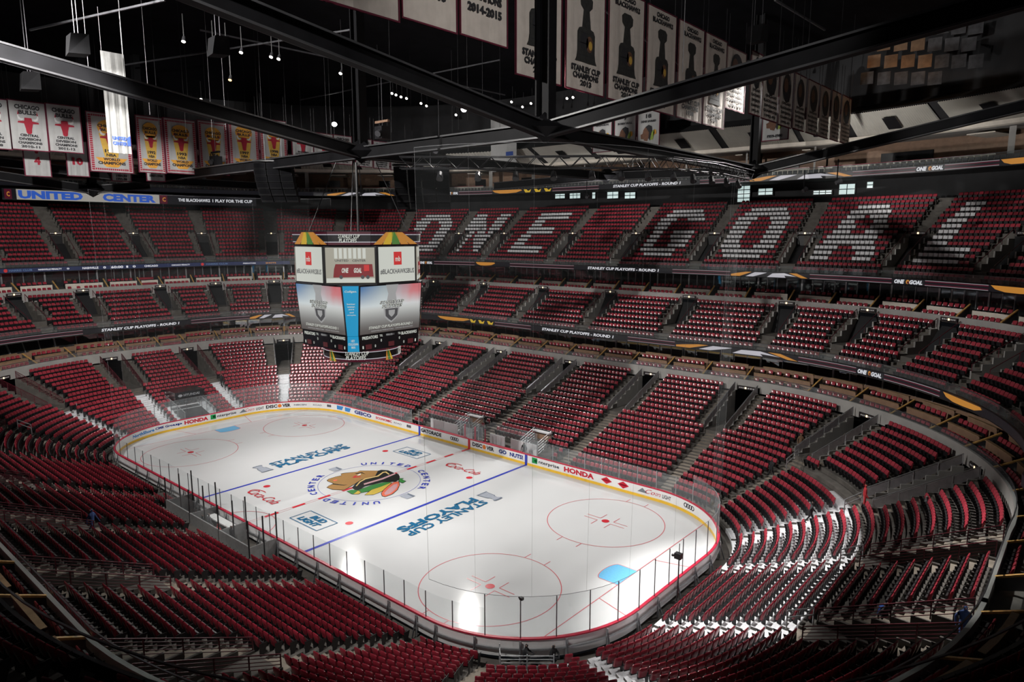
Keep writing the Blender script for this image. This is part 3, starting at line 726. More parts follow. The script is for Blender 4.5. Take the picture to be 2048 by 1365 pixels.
for a, b_ in npan:
    psweep('board_panel', rect(.0, .10, .0, 1.02), a, b_, M_BOARD, g=.004)
    psweep('kick_plate', rect(-.025, .0, .0, .24), a, b_, M_YEL)
    psweep('cap_rail', rect(-.03, .16, 1.02, 1.10), a, b_, M_CAP)
def in_bench(x, y): return y > 12 and (-8.3 < x < -1.3 or 1.1 < x < 7.7)
def in_pen(x, y): return y < -12 and -6.5 < x < 6.5
def glass_top(s):
    cx, cy, th = station(s); e = abs(math.cos(th))
    return 3.42 if e > .35 else 2.65
gl = []
for i, L in enumerate(LSEG):
    Lm = L * (1 if i % 2 == 0 else RR * math.pi / 2 / UC); n = max(1, int(round(Lm / 1.83)))
    gl += [(CUM[i] + L * j / n, CUM[i] + L * (j + 1) / n) for j in range(n)]
for a, b_ in gl:
    m_ = (a + b_) / 2; x, y, _ = RP(m_, .05)
    if in_bench(x, y): continue
    zt = glass_top(m_)
    psweep('glass_pane', rect(.045, .057, 1.10, zt), a, b_, M_GLASS, g=.02)
    p = RP(a, .07); mb = MB(); mb.box(p[0] - .022, p[0] + .022, p[1] - .022, p[1] + .022, 1.1, zt + .02, M_GREYSTEEL if y < 0 or x > 25 else M_SILVER); mb.obj('stanchion', boards)
# outer support frame seen behind the near boards
for s in walk(2.0, 2.44, 0, (.3, TOT - .3)):
    x, y, _ = RP(s, .3)
    if y < -6 or x > 26:
        mb = MB(); mb.bar(RP(s, .22, -.3), RP(s, .22, 1.0), .07, .12, M_SILVER); mb.bar(RP(s, .55, -.3), RP(s, .2, .9), .06, .06, M_GREYSTEEL); mb.obj('support_post', boards)
mb = MB(); sweep(mb, rect(.16, .24, .45, .55), FULL, M_SILVER, True, .8); mb.obj('support_rail', boards)
# adverts on the boards
A_BLK = paint('ad_black', (.02, .02, .03)); A_RED = paint('ad_red', (.55, .02, .04)); A_NAVY = paint('ad_navy', (.02, .04, .22)); A_BLUE = paint('ad_blue', (.05, .25, .6)); A_GRN = paint('ad_green', (.02, .30, .08)); A_OR = paint('ad_orange', (.75, .2, .03)); A_GREY = paint('ad_grey', (.2, .22, .25))
_BS = np.arange(CUM[1], CUM[6], .05); _BP = project(np.array([RP(s_, 0, .62) for s_ in _BS]))
def board_xy(u, v):
    q = atY(u, v, 12.95)
    if abs(q[0]) <= AX + .2: return q[0], q[1]
    k_ = int(np.argmin((_BP[:, 0] - u) ** 2 + .4 * (_BP[:, 1] - v) ** 2)); P_ = RP(float(_BS[k_]), 0)
    return P_[0], P_[1]
def ad(u0, u1, v0, v1, draw):
    s0 = sig(*board_xy(u0, v0)); s1 = sig(*board_xy(u1, v1)); sm_ = (s0 + s1) / 2; wd = abs(s1 - s0) * LS0(sm_)
    def fn(u, v): return RP(sm_ - u / LS0(sm_), -.012, .64 + v)
    mb_ = MB(); draw(mb_, wd, fn); mb_.obj('advert_lettering', boards)
def T_(t, m, h=.42, bold=.045, shear=0): return lambda b, w_, f: lettering(b, t, 0, 0, w_, h, f, m, bold, shear)
def discover(b, w_, f):
    lettering(b, 'DISC', -w_ * .27, 0, w_ * .46, .42, f, A_BLK, .045); lettering(b, 'VER', w_ * .33, 0, w_ * .34, .42, f, A_BLK, .045); shape(b, ellipse(w_ * .055, 0, .24, .23), f, A_OR)
def enterprise(b, w_, f):
    shape(b, [(-w_ * .5, -.26), (-w_ * .3, -.26), (-w_ * .3, .3), (-w_ * .5, .3)], f, A_GRN); lettering(b, 'e', -w_ * .36, .02, w_ * .1, .3, f, P_WHITE); lettering(b, 'nterprise', w_ * .12, -.04, w_ * .74, .4, f, A_BLK)
def coors(b, w_, f):
    shape(b, [(-w_ * .5, -.18), (-w_ * .3, -.18), (-w_ * .4, .22)], f, A_GREY); lettering(b, 'Coors', -w_ * .13, .02, w_ * .42, .4, f, A_RED, .0, .5); lettering(b, 'LIGHT', w_ * .32, -.04, w_ * .36, .34, f, A_BLK)
def rings(b, w_, f):
    for k in range(4):
        o_ = ellipse((k - 1.5) * w_ * .2, 0, w_ * .16, .2, 16); i_ = ellipse((k - 1.5) * w_ * .2, 0, w_ * .1, .13, 16)
        for j in range(16): b.poly([f(*o_[j]), f(*o_[(j + 1) % 16]), f(*i_[(j + 1) % 16]), f(*i_[j])], A_BLK)
def diamond(b, w_, f):
    shape(b, [(-w_ / 2, 0), (0, -.32), (w_ / 2, 0), (0, .32)], f, A_RED); g_ = lambda u, v: tuple(np.add(f(u, v), 0)); lettering(b, 'DEKRA'[:4], 0, 0, w_ * .6, .13, lambda u, v: f(u, v)[:2] + (f(u, v)[2],), P_WHITE)
def sap(b, w_, f):
    shape(b, [(-w_ / 2, -.25), (w_ * .25, -.25), (w_ / 2, .25), (-w_ / 2, .25)], f, A_BLUE)
def gonuts(b, w_, f):
    lettering(b, 'GO', -w_ * .33, .02, w_ * .32, .42, f, A_NAVY, .05); lettering(b, 'NUTS!', w_ * .22, 0, w_ * .52, .44, f, A_NAVY, .05)
def tinyrow(b, w_, f):
    lettering(b, 'ROAD', -w_ * .25, 0, w_ * .4, .2, f, A_GREY); lettering(b, '88', w_ * .3, .02, w_ * .22, .34, f, A_BLK, .04)
ad(842, 883, 865, 878, T_('GATORADE', A_BLK, .44, .05)); ad(900, 918, 881, 886, rings); ad(945, 988, 892, 905, discover); ad(997, 1047, 905, 918, gonuts)
ad(1064, 1119, 920, 934, enterprise); ad(1128, 1188, 936, 954, T_('HONDA', A_RED, .5, .05)); ad(1202, 1224, 957, 964, diamond); ad(1235, 1258, 966, 972, diamond)
ad(1275, 1342, 976, 996, coors); ad(1368, 1391, 1003, 1014, rings)
ad(786, 826, 848, 858, tinyrow); ad(752, 784, 838, 846, T_('ECONOMIC', A_RED, .3)); ad(709, 743, 826, 834, T_('GEICO', A_NAVY, .46, .05)); ad(690, 702, 817, 820, sap); ad(674, 687, 813, 817, sap)
ad(624, 666, 808, 812, tinyrow); ad(588, 613, 808, 808, T_('NBCSN', A_GREY, .2)); ad(532, 581, 813, 808, discover); ad(478, 528, 824, 814, coors); ad(421, 473, 838, 825, enterprise)
ad(369, 416, 848, 838, T_('HONDA', A_RED, .46, .05)); ad(311, 365, 862, 849, T_('CME Group', A_NAVY, .34)); ad(266, 309, 876, 862, T_('NorthShore', A_BLUE, .36))
# blue and red line marks on the boards
for x, m_ in ((-7.77, P_BLUE), (7.77, P_BLUE), (0, P_RED)):
    mb = MB(); mb.box(x - .15, x + .15, 12.915, 12.955, .0, 1.03, m_); mb.obj('line_mark', boards)

# ------------------------------------------------------------------ protective nets above the end glass
M_NET = glassmat('net_mesh', .012, tint=(.995, .995, .995), milk=1.0); M_ROPE = mat('net_rope', (.2, .2, .21), .8)
def net(a, b, ztop, lab, nseam):
    root = empty('protective_net', (RP((a + b) / 2, .05)), lab, 'net')
    st = np.linspace(a, b, nseam + 1)
    for p, q in zip(st[:-1], st[1:]):
        mb_ = MB()
        for i in range(4):
            s0, s1 = p + (q - p) * i / 4, p + (q - p) * (i + 1) / 4; mb_.poly([RP(s0, .06, 3.45), RP(s1, .06, 3.45), RP(s1, .5, ztop), RP(s0, .5, ztop)], M_NET)
        o = mb_.obj('net_panel', root); bake_local(o, root)
    for i, s_ in enumerate(st):
        mb_ = MB(); mb_.tube(RP(s_, .06, 3.45), RP(s_, .5, ztop), .007 if i in (0, nseam) else .004, M_ROPE, 5); o = mb_.obj('seam_rope', root); bake_local(o, root)
    for z_, d_ in ((3.45, .06), (ztop, .5)):
        mb_ = MB(); S_ = np.linspace(a, b, 25)
        for p, q in zip(S_[:-1], S_[1:]): mb_.tube(RP(p, d_, z_), RP(q, d_, z_), .015, M_ROPE, 4)
        o = mb_.obj('edge_rope', root); bake_local(o, root)
net(S_corner(3, 88), S_corner(0, 45) + TOT, 26.6, 'faint protective net hanging above the glass at the near end', 8)
net(S_corner(1, 80), S_corner(2, 60), 26.6, 'faint protective net hanging above the glass at the far end', 8)
# ------------------------------------------------------------------ emissive displays
def glow(name, col, s=1.0):
    return mat('led_' + name, (.01, .01, .01), .4, vary=.0, emit=col, es=s)
G_WHITE = glow('white', (.75, .76, .80), .75); G_MAROON = glow('maroon', (.16, .015, .04), .35); G_BLACK = glow('black', (.012, .012, .016), .5); G_LINE = glow('line', (.62, .60, .62), .45)
G_ORANGE = glow('orange', (.85, .36, .06), .5); G_YEL = glow('yellow', (.95, .62, .05), .5); G_PALE = glow('pale', (.68, .66, .72), .6); G_BLUE = glow('blue', (.05, .16, .75), .5); G_CREAM = glow('cream', (.70, .66, .60), .40); G_NAVY = glow('navy', (.02, .03, .09), .6); G_TEXT = glow('text', (.70, .70, .74), .95)
_FS = np.arange(FARHALF[0], FARHALF[1], .05)
def sig_px(u, d, z, v=None):
    key = (d, z)
    if key not in _SC: _SC[key] = project(np.array([RP(float(s_), d, z) for s_ in _FS]))
    q = _SC[key]; e = np.abs(q[:, 0] - u); e[q[:, 2] < 1] = 1e9
    return float(_FS[int(np.argmin(e))])
_SC = {}
class Ribbon:
    def __init__(s, d, z0, z1, lab, rng):
        s.d, s.z0, s.z1 = d, z0, z1; s.h = z1 - z0; P_ = RP((rng[0] + rng[1]) / 2, d, z0)
        s.root = empty('led_ribbon', P_, lab, 'screen'); mb_ = MB(); sweep(mb_, rect(d, d + .12, z0 - .06, z1 + .06), rng, M_BLACK, step=.5); s.add(mb_, 'housing')
        mb_ = MB(); sweep(mb_, [(d - .012, z0), (d - .012, z1)], rng, G_BLACK, False, .5); s.add(mb_, 'screen_face')
    def add(s, mb_, name):
        if not mb_.f: return
        o = mb_.obj(name, s.root); bake_local(o, s.root)
    def fn(s, sc, off=.03):
        zc = (s.z0 + s.z1) / 2; g_ = np.linspace(sc - 16, sc + 16, 321); m_ = np.concatenate([[0], np.cumsum([local_scale(float(a + .05), s.d, s.z0) * .1 for a in g_[:-1]])]); m_ -= m_[160]
        return lambda u, v: RP(float(np.interp(-u, m_, g_)), s.d - off - .02, zc + v)
    def span(s, u0, u1):
        a, b = sorted((sig_px(u0, s.d, s.z0), sig_px(u1, s.d, s.z0))); g_ = np.linspace(a, b, 60)
        m_ = np.concatenate([[0], np.cumsum([local_scale(float((p + q) / 2), s.d, s.z0) * (q - p) for p, q in zip(g_[:-1], g_[1:])])])
        return float(np.interp(m_[-1] / 2, m_, g_)), float(m_[-1])
    def grid(s, mb_, c, w_, pts, m, off=.03):
        """flat outline bent along the ring: cut into narrow strips"""
        f = s.fn(c, off); shape(mb_, pts, f, m)
    def bar(s, u0, u1, v0, v1, m, off=.03, mb_=None):
        c, w_ = s.span(u0, u1); f = s.fn(c, off); own = mb_ is None; mb_ = mb_ or MB(); n = max(1, int(w_ / 1.0))
        for i in range(n):
            a, b = -w_ / 2 + w_ * i / n, -w_ / 2 + w_ * (i + 1) / n; mb_.poly([f(a, v0 * s.h), f(b, v0 * s.h), f(b, v1 * s.h), f(a, v1 * s.h)], m)
        if own: s.add(mb_, 'graphic')
    def stripes(s, u0, u1):
        mb_ = MB(); s.bar(u0, u1, -.36, .36, G_MAROON, .02, mb_); s.bar(u0, u1, -.16, .16, G_BLACK, .024, mb_)
        for a in (-.42, .36): s.bar(u0, u1, a, a + .07, G_LINE, .028, mb_)
        s.add(mb_, 'striped_graphic')
    def text(s, t, u0, u1, h=.6, m=None, bold=.03, shear=0., vc=0.):
        c, w_ = s.span(u0, u1); mb_ = MB(); lettering(mb_, t, 0, vc * s.h, w_, s.h * h, s.fn(c, .09), m or G_TEXT, bold, shear); s.add(mb_, 'lettering')
    def swoosh(s, u0, u1, kind):
        c, w_ = s.span(u0, u1); mb_ = MB(); h = s.h
        if kind == 'o':
            s.grid(mb_, c, w_, [(-w_ / 2, h * .45), (-w_ * .42, -.1 * h), (-w_ * .25, -h * .42), (0, -h * .45), (w_ * .3, -h * .3), (w_ / 2, h * .2), (w_ * .45, h * .45)], G_ORANGE)
        if kind == 'y':
            for k in range(3): x0 = -w_ / 2 + k * w_ * .36; s.grid(mb_, c, w_, [(x0, h * .4), (x0 + w_ * .06, -h * .4), (x0 + w_ * .22, -h * .4), (x0 + w_ * .26, h * .4), (x0 + w_ * .16, -.05 * h), (x0 + w_ * .1, h * .4)], G_YEL)
        if kind == 'w':
            s.grid(mb_, c, w_, [(-w_ * .5, -h * .1), (-w_ * .44, h * .1), (-w_ * .3, h * .45), (-w_ * .22, h * .45), (-w_ * .38, -.45 * h), (-w_ * .5, -.45 * h)], G_ORANGE)
            s.grid(mb_, c, w_, [(-w_ * .3, -h * .45), (-w_ * .18, h * .42), (-w_ * .02, h * .42), (-w_ * .08, h * .1), (-w_ * .2, -h * .45)], G_PALE)
            s.grid(mb_, c, w_, [(-w_ * .02, -h * .45), (w_ * .05, h * .3), (w_ * .2, h * .42), (w_ * .36, -h * .2), (w_ * .2, -h * .05), (w_ * .22, -h * .45)], G_PALE)
            s.grid(mb_, c, w_, [(w_ * .26, h * .45), (w_ * .36, h * .45), (w_ * .5, -h * .42), (w_ * .42, -h * .42)], G_ORANGE)
        s.add(mb_, 'graphic')
    def onegoal(s, u0, u1):
        d_ = (u1 - u0); s.text('ONE', u0 + d_ * .02, u0 + d_ * .38, .72, G_WHITE, .06, .2); s.text('GOAL', u0 + d_ * .55, u0 + d_ * .98, .72, G_WHITE, .06, .2)
        c, w_ = s.span(u0 + d_ * .4, u0 + d_ * .54); mb_ = MB(); shape(mb_, ellipse(0, 0, w_ * .45, s.h * .36, 12), s.fn(c), G_ORANGE); shape(mb_, ellipse(w_ * .12, -.05, w_ * .25, s.h * .22, 10), s.fn(c, .04), G_MAROON); s.add(mb_, 'emblem')
RB1 = Ribbon(19.13, 9.99, 10.55, 'lowest ribbon screen, along the front of the middle tier', FULL)
RB2 = Ribbon(28.03, 17.5, 18.07, 'middle ribbon screen, along the front of the upper tier', FARHALF)
RB3 = Ribbon(37.05, 28.85, 29.46, 'highest ribbon screen, below the top boxes', FARHALF)
SCP = 'STANLEY CUP PLAYOFFS - ROUND 1'
for a, b in ((0, 165), (382, 500), (990, 1062), (1256, 1350), (1597, 1712), (1768, 1880)): RB1.stripes(a, b)
RB1.text(SCP, 203, 358, .62, shear=.15); RB1.text(SCP, 1085, 1228, .62, shear=.15); RB1.onegoal(1716, 1765); RB1.swoosh(500, 592, 'w'); RB1.swoosh(875, 940, 'o'); RB1.swoosh(940, 988, 'y'); RB1.swoosh(1352, 1597, 'w'); RB1.swoosh(1886, 1990, 'o'); RB1.swoosh(1995, 2046, 'y')
for a, b in ((868, 950), (1020, 1148), (1345, 1460), (1620, 1784), (1850, 1976)): RB2.stripes(a, b)
RB2.text(SCP, 1176, 1318, .62, shear=.15); RB2.onegoal(1788, 1846); RB2.onegoal(840, 866); RB2.swoosh(952, 990, 'o'); RB2.swoosh(1462, 1618, 'w'); RB2.swoosh(1982, 2100, 'o')
for t, a, b, h in (('HARRIS CLUB', 17, 64, .45), ('NASHVILLE PENALTY', 76, 123, .36), ('0', 134, 139, .4), ('NASHVILLE', 165, 197, .5), ('0', 206, 212, .55), ('60:00', 222, 246, .62), ('1', 252, 256, .5), ('0', 265, 271, .55), ('CHICAGO', 289, 316, .5), ('CHICAGO PENALTY', 343, 380, .36), ('HARRIS CLUB', 413, 455, .42), ('PREDATORS', 486, 512, .3), ('SHOTS', 531, 552, .4)):
    RB2.text(t, a, b, h, {'SHOTS': G_ORANGE, 'HARRIS CLUB': glow('steel', (.15, .25, .45), .5)}.get(t, G_TEXT), .03)
RB2.bar(0, 580, -.45, .45, G_NAVY, .015)
for u_ in (11, 405): c_, w_ = RB2.span(u_ - 4, u_ + 4); mb = MB(); shape(mb, ellipse(0, 0, .22, .22, 12), RB2.fn(c_), glow('red', (.8, .05, .05), .5)); RB2.add(mb, 'emblem')
RB4 = Ribbon(36.75, 26.95, 28.4, 'deep screen board with the arena name across the far end', (sig_px(512, 36.75, 28), sig_px(3, 36.75, 28)))
RB4.bar(34, 318, -.48, .48, G_CREAM, .02); RB4.text('UNITED', 36, 165, .78, G_BLUE, .06); RB4.text('CENTER', 205, 312, .78, G_BLUE, .06); RB4.text('THE BLACKHAWKS', 356, 420, .34, G_WHITE); RB4.text('1 PLAY FOR THE CUP', 425, 505, .34, G_WHITE)
for u_ in (17, 328): RB4.bar(u_ - 8, u_ + 8, -.45, .45, G_MAROON, .02); RB4.text('C', u_ - 3, u_ + 4, .45, G_ORANGE)
for a, b in ((918, 985), (1105, 1198), (1400, 1498), (1706, 1830), (1890, 1998)): RB3.stripes(a, b)
RB3.text(SCP, 1227, 1362, .62, shear=.15); RB3.onegoal(1833, 1888); RB3.onegoal(893, 917); RB3.swoosh(985, 1045, 'o'); RB3.swoosh(1048, 1104, 'y'); RB3.swoosh(1500, 1702, 'w'); RB3.swoosh(655, 790, 'w'); RB3.swoosh(2000, 2090, 'o')
# clear guard rails above the ribbons and the bands
for d, z0, z1, rng, nm in ((19.2, 10.62, 11.25, FULL, 'middle'), (28.1, 18.12, 18.75, FARHALF, 'upper'), (37.1, 29.5, 30.1, FARHALF, 'top'), (18.85, 7.39, 7.85, FULL, 'lower')):
    root = empty('guard_rail', RP((rng[0] + rng[1]) / 2, d, z0), {'middle': 'clear glass guard rail at the front of the middle tier', 'upper': 'clear glass guard rail at the front of the upper tier', 'top': 'clear glass guard rail in front of the top boxes', 'lower': 'low glass rail on the band above the lower bowl'}[nm], 'railing')
    mb = MB(); sweep(mb, [(d, z0), (d, z1)], rng, M_RAILGLASS, False); o = mb.obj('glass', root); bake_local(o, root)
    mb = MB(); sweep(mb, rect(d - .03, d + .03, z1, z1 + .05), rng, M_GREYSTEEL); o = mb.obj('top_rail', root); bake_local(o, root)

# ------------------------------------------------------------------ centre-hung scoreboard
SB = Vector((-0.7, 0.2, 0)); sb = empty('scoreboard', (SB.x, SB.y, 11.5), 'large eight-sided video scoreboard hanging over centre ice', 'scoreboard')
def sadd(mb_, name, parent=None, **k):
    o = mb_.obj(name, parent or sb, **k); bake_local(o, sb); return o
def octa(r, cham, z):   # square of half size r with chamfered corners
    r *= .905; cham *= .905
    c = r - cham
    return [Vector((SB.x + x, SB.y + y, z)) for x, y in ((r, -c), (r, c), (c, r), (-c, r), (-r, c), (-r, -c), (-c, -r), (c, -r))]
def prism(mb_, A, B, m):
    n = len(A)
    for i in range(n): j = (i + 1) % n; mb_.poly([A[i], A[j], B[j], B[i]], m)
    mb_.poly(A[::-1], m); mb_.poly(B, m)
mb = MB(); prism(mb, octa(5.55, 3.25, 18.25), octa(5.55, 3.25, 21.4), M_BLACK); sadd(mb, 'upper_housing')
mb = MB(); prism(mb, octa(4.35, .75, 14.1), octa(4.75, 1.1, 18.25), M_BLACK); sadd(mb, 'lower_housing')
mb = MB(); prism(mb, octa(4.25, .8, 12.75), octa(4.3, .75, 14.1), M_BLACKGLASS); sadd(mb, 'statistics_housing')
def ringband(name, r, z0, z1, m, n=32, cyl=True):
    r *= .95
    mb_ = MB(); A = [Vector((SB.x + r * math.cos(t), SB.y + r * math.sin(t), z0)) for t in np.linspace(0, 2 * math.pi, n + 1)[:-1]]
    prism(mb_, A, [Vector((a.x, a.y, z1)) for a in A], m); return sadd(mb_, name)
ringband('bottom_ring', 3.5, 11.6, 12.7, M_BLACK); mb = MB(); prism(mb, octa(5.35, 2.6, 21.45), octa(5.45, 2.7, 22.55), M_BLACK); sadd(mb, 'top_ring')
def colour_screen(name, P4, fn_col, nx=16, ny=12, s=.8):
    """P4: bl, br, tr, tl corners; every vertex gets the picture's colour"""
    bl, br, tr, tl = [Vector(p) for p in P4]; V = []; F = []; Cc = []
    for j in range(ny + 1):
        for i in range(nx + 1):
            a, b = i / nx, j / ny; V.append(bl.lerp(br, a).lerp(tl.lerp(tr, a), b)); Cc += [*fn_col(a, b), 1.0]
    for j in range(ny):
        for i in range(nx): k = j * (nx + 1) + i; F.append((k, k + 1, k + nx + 2, k + nx + 1))
    me = bpy.data.meshes.new(name); me.from_pydata(V, [], F); at = me.color_attributes.new('picture', 'FLOAT_COLOR', 'POINT'); at.data.foreach_set('color', Cc)
    if 'picture_screen' not in MATS:
        m = bpy.data.materials.new('picture_screen'); m.use_nodes = True; b_ = m.node_tree.nodes['Principled BSDF']; c_ = m.node_tree.nodes.new('ShaderNodeVertexColor'); c_.layer_name = 'picture'
        b_.inputs['Base Color'].default_value = (.01, .01, .01, 1); b_.inputs['Roughness'].default_value = .5; m.node_tree.links.new(c_.outputs[0], b_.inputs['Emission Color']); b_.inputs['Emission Strength'].default_value = s; MATS['picture_screen'] = m
    me.materials.append(MATS['picture_screen']); o = link(name, me, sb); bake_local(o, sb); return o
def facefn(A, B, z0a, z1a, A2=None, B2=None, off=.06):
    """face between bottom corners A, B and top corners A2, B2 -> fn(u in -.5...5, v in 0..1)"""
    A, B, A2, B2 = [Vector(p) for p in (A, B, A2, B2)]
    n = (B - A).cross(A2 - A).normalized() * off
    return lambda u, v: tuple((A.lerp(B, u + .5)).lerp(A2.lerp(B2, u + .5), v) + n)
def playoff(a, b):
    if b > .55:
        t = (b - .55) / .45; base = np.array((.72, .78, .78)) * (1 - t) + np.array((.35, .42, .46)) * t
        r_ = max(0, a - .45) / .55 * min(1, t * 1.6); bl_ = max(0, .35 - a) / .35 * t
        k = .5 + .5 * math.sin(a * 37) * math.sin(a * 17 + b * 5)
        base = base * (1 - r_ * (.6 + .4 * k)) + np.array((.75, .06, .07)) * r_ * (.6 + .4 * k); base = base * (1 - bl_) + np.array((.05, .18, .42)) * bl_
    else:
        t = b / .55; base = np.array((.10, .085, .08)) * (1 - t) + np.array((.68, .70, .68)) * t ** 1.6
    return tuple(base)
G_DK = glow('dark', (.07, .07, .075), .8); G_SIL = glow('silver', (.38, .38, .38), .8); G_CYAN = glow('cyan', (.01, .33, .62), .8); G_RED2 = glow('signal_red', (.62, .03, .03), .8); G_BUS = glow('bus', (.22, .015, .02), .8); G_OFFW = glow('offwhite', (.62, .64, .58), .85); G_TAN2 = glow('tan', (.46, .44, .36), .7)
FACES = [(7, 0), (0, 1), (1, 2), (2, 3), (3, 4), (4, 5), (5, 6), (6, 7)]
lo, hi = octa(4.35, .75, 14.1), octa(4.75, 1.1, 18.25)
cupP = [(-.1, .98), (.1, .98), (.075, .86), (.06, .8), (.085, .62), (.095, .55), (-.095, .55), (-.085, .62), (-.06, .8), (-.075, .86)]
for i, j in FACES:
    f = facefn(lo[i], lo[j], 0, 0, hi[i], hi[j]); big = (hi[i] - hi[j]).length > 3
    if big:
        o = colour_screen('video_screen', [f(-.49, .02), f(.49, .02), f(.49, .97), f(-.49, .97)], playoff)
        f2 = facefn(lo[i], lo[j], 0, 0, hi[i], hi[j], off=.09); f3 = facefn(lo[i], lo[j], 0, 0, hi[i], hi[j], off=.11)
        mb = MB(); shape(mb, cupP, f2, G_SIL); sadd(mb, 'trophy_graphic', o)
        sh = [(-.13, .52), (.13, .52), (.12, .34), (.06, .26), (0, .2), (-.06, .26), (-.12, .34)]
        mb = MB(); shape(mb, sh, f2, G_SIL); shape(mb, [(x * .8, (y - .38) * .8 + .38) for x, y in sh], f3, G_DK); shape(mb, [(x * .4, (y - .4) * .45 + .41) for x, y in sh], facefn(lo[i], lo[j], 0, 0, hi[i], hi[j], off=.13), G_SIL); sadd(mb, 'shield_graphic', o)
        mb = MB(); lettering(mb, 'STANLEY CUP', 0, .63, .40, .075, facefn(lo[i], lo[j], 0, 0, hi[i], hi[j], off=.14), G_DK, .09, .2); lettering(mb, 'PLAYOFFS', 0, .55, .34, .08, facefn(lo[i], lo[j], 0, 0, hi[i], hi[j], off=.14), G_DK, .09, .2)
        lettering(mb, 'STANLEY CUP', 0, .63, .40, .075, facefn(lo[i], lo[j], 0, 0, hi[i], hi[j], off=.16), G_OFFW, .0, .2); lettering(mb, 'PLAYOFFS', 0, .55, .34, .08, facefn(lo[i], lo[j], 0, 0, hi[i], hi[j], off=.16), G_OFFW, .0, .2)
        lettering(mb, 'STANLEY CUP PLAYOFFS-ROUND 1', 0, .14, .72, .055, f3, G_OFFW, .02, .15); lettering(mb, 'NASHVILLE PREDATORS', -.14, .07, .36, .025, f3, G_SIL); lettering(mb, 'CHICAGO BLACKHAWKS', .22, .075, .3, .025, f3, G_SIL); sadd(mb, 'lettering', o)
    else:
        mb = MB(); mb.poly([f(-.46, .0), f(.46, .0), f(.46, .99), f(-.46, .99)], G_CYAN if i in (3, 7) else M_BLACKGLASS); o = sadd(mb, 'column_screen'); f2 = facefn(lo[i], lo[j], 0, 0, hi[i], hi[j], off=.09)  # side columns coloured dark to stand for LEDs fading at grazing angles
        mb = MB(); lettering(mb, 'Culligan.', 0, .88, .72, .05, f2, G_OFFW, .02, .3)
        sadd(mb, 'lettering', o)
        for k, t in enumerate(('better', 'water.', 'pure', 'and', 'simple.')): mb = MB(); lettering(mb, t, 0, .64 - k * .055, .13 * len(t) * .7, .03, f2, G_OFFW); sadd(mb, 'lettering', o)
# upper screens
lo, hi = octa(5.55, 3.25, 18.25), octa(5.55, 3.25, 21.4)
for k, (i, j) in enumerate(FACES):
    f = facefn(lo[i], lo[j], 0, 0, hi[i], hi[j]); f2 = facefn(lo[i], lo[j], 0, 0, hi[i], hi[j], off=.09); f3 = facefn(lo[i], lo[j], 0, 0, hi[i], hi[j], off=.12)
    if k % 2 == 0:
        mb = MB(); mb.poly([f(-.47, .06), f(.47, .06), f(.47, .96), f(-.47, .96)], G_TAN2); o = sadd(mb, 'video_screen')
        mb = MB()
        for a in range(7): mb.poly([f2(-.3 + a * .09, .68), f2(-.24 + a * .09, .68), f2(-.24 + a * .09, .94), f2(-.3 + a * .09, .94)], G_OFFW)
        mb.poly([f2(-.46, .07), f2(.46, .07), f2(.46, .18), f2(-.46, .18)], G_OFFW); sadd(mb, 'picture_background', o)
        mb = MB(); shape(mb, [(-.33, .2), (.44, .22), (.42, .54), (-.28, .54), (-.31, .42)], f3, G_BUS); shape(mb, [(.26, .36), (.36, .37), (.36, .52), (.26, .52)], facefn(lo[i], lo[j], 0, 0, hi[i], hi[j], off=.14), G_RED2)
        for a in (-.18, .23, .33): shape(mb, ellipse(a, .21, .035, .05, 12), facefn(lo[i], lo[j], 0, 0, hi[i], hi[j], off=.15), G_DK)
        lettering(mb, 'ONE', -.1, .38, .13, .13, facefn(lo[i], lo[j], 0, 0, hi[i], hi[j], off=.15), G_OFFW, .05, .2); lettering(mb, 'GOAL', .14, .38, .15, .13, facefn(lo[i], lo[j], 0, 0, hi[i], hi[j], off=.15), G_OFFW, .05, .2); sadd(mb, 'bus_graphic', o)
        mb = MB(); lettering(mb, 'UNITED', -.16, .63, .26, .055, f3, G_DK); lettering(mb, 'CENTER', .17, .63, .26, .055, f3, G_DK); sadd(mb, 'lettering', o)
    else:
        mb = MB(); mb.poly([f(-.46, .06), f(.46, .06), f(.46, .97), f(-.46, .97)], G_OFFW); o = sadd(mb, 'video_screen')
        mb = MB(); mb.poly([f2(-.09, .5), f2(.11, .5), f2(.11, .84), f2(-.09, .84)], G_RED2); lettering(mb, 'mb', .01, .66, .13, .14, f3, G_OFFW); sadd(mb, 'logo_square', o)
        mb = MB(); lettering(mb, '#BLACKHAWKSBUS', 0, .33, .86, .14, f2, G_DK, .02, .1); sadd(mb, 'lettering', o)
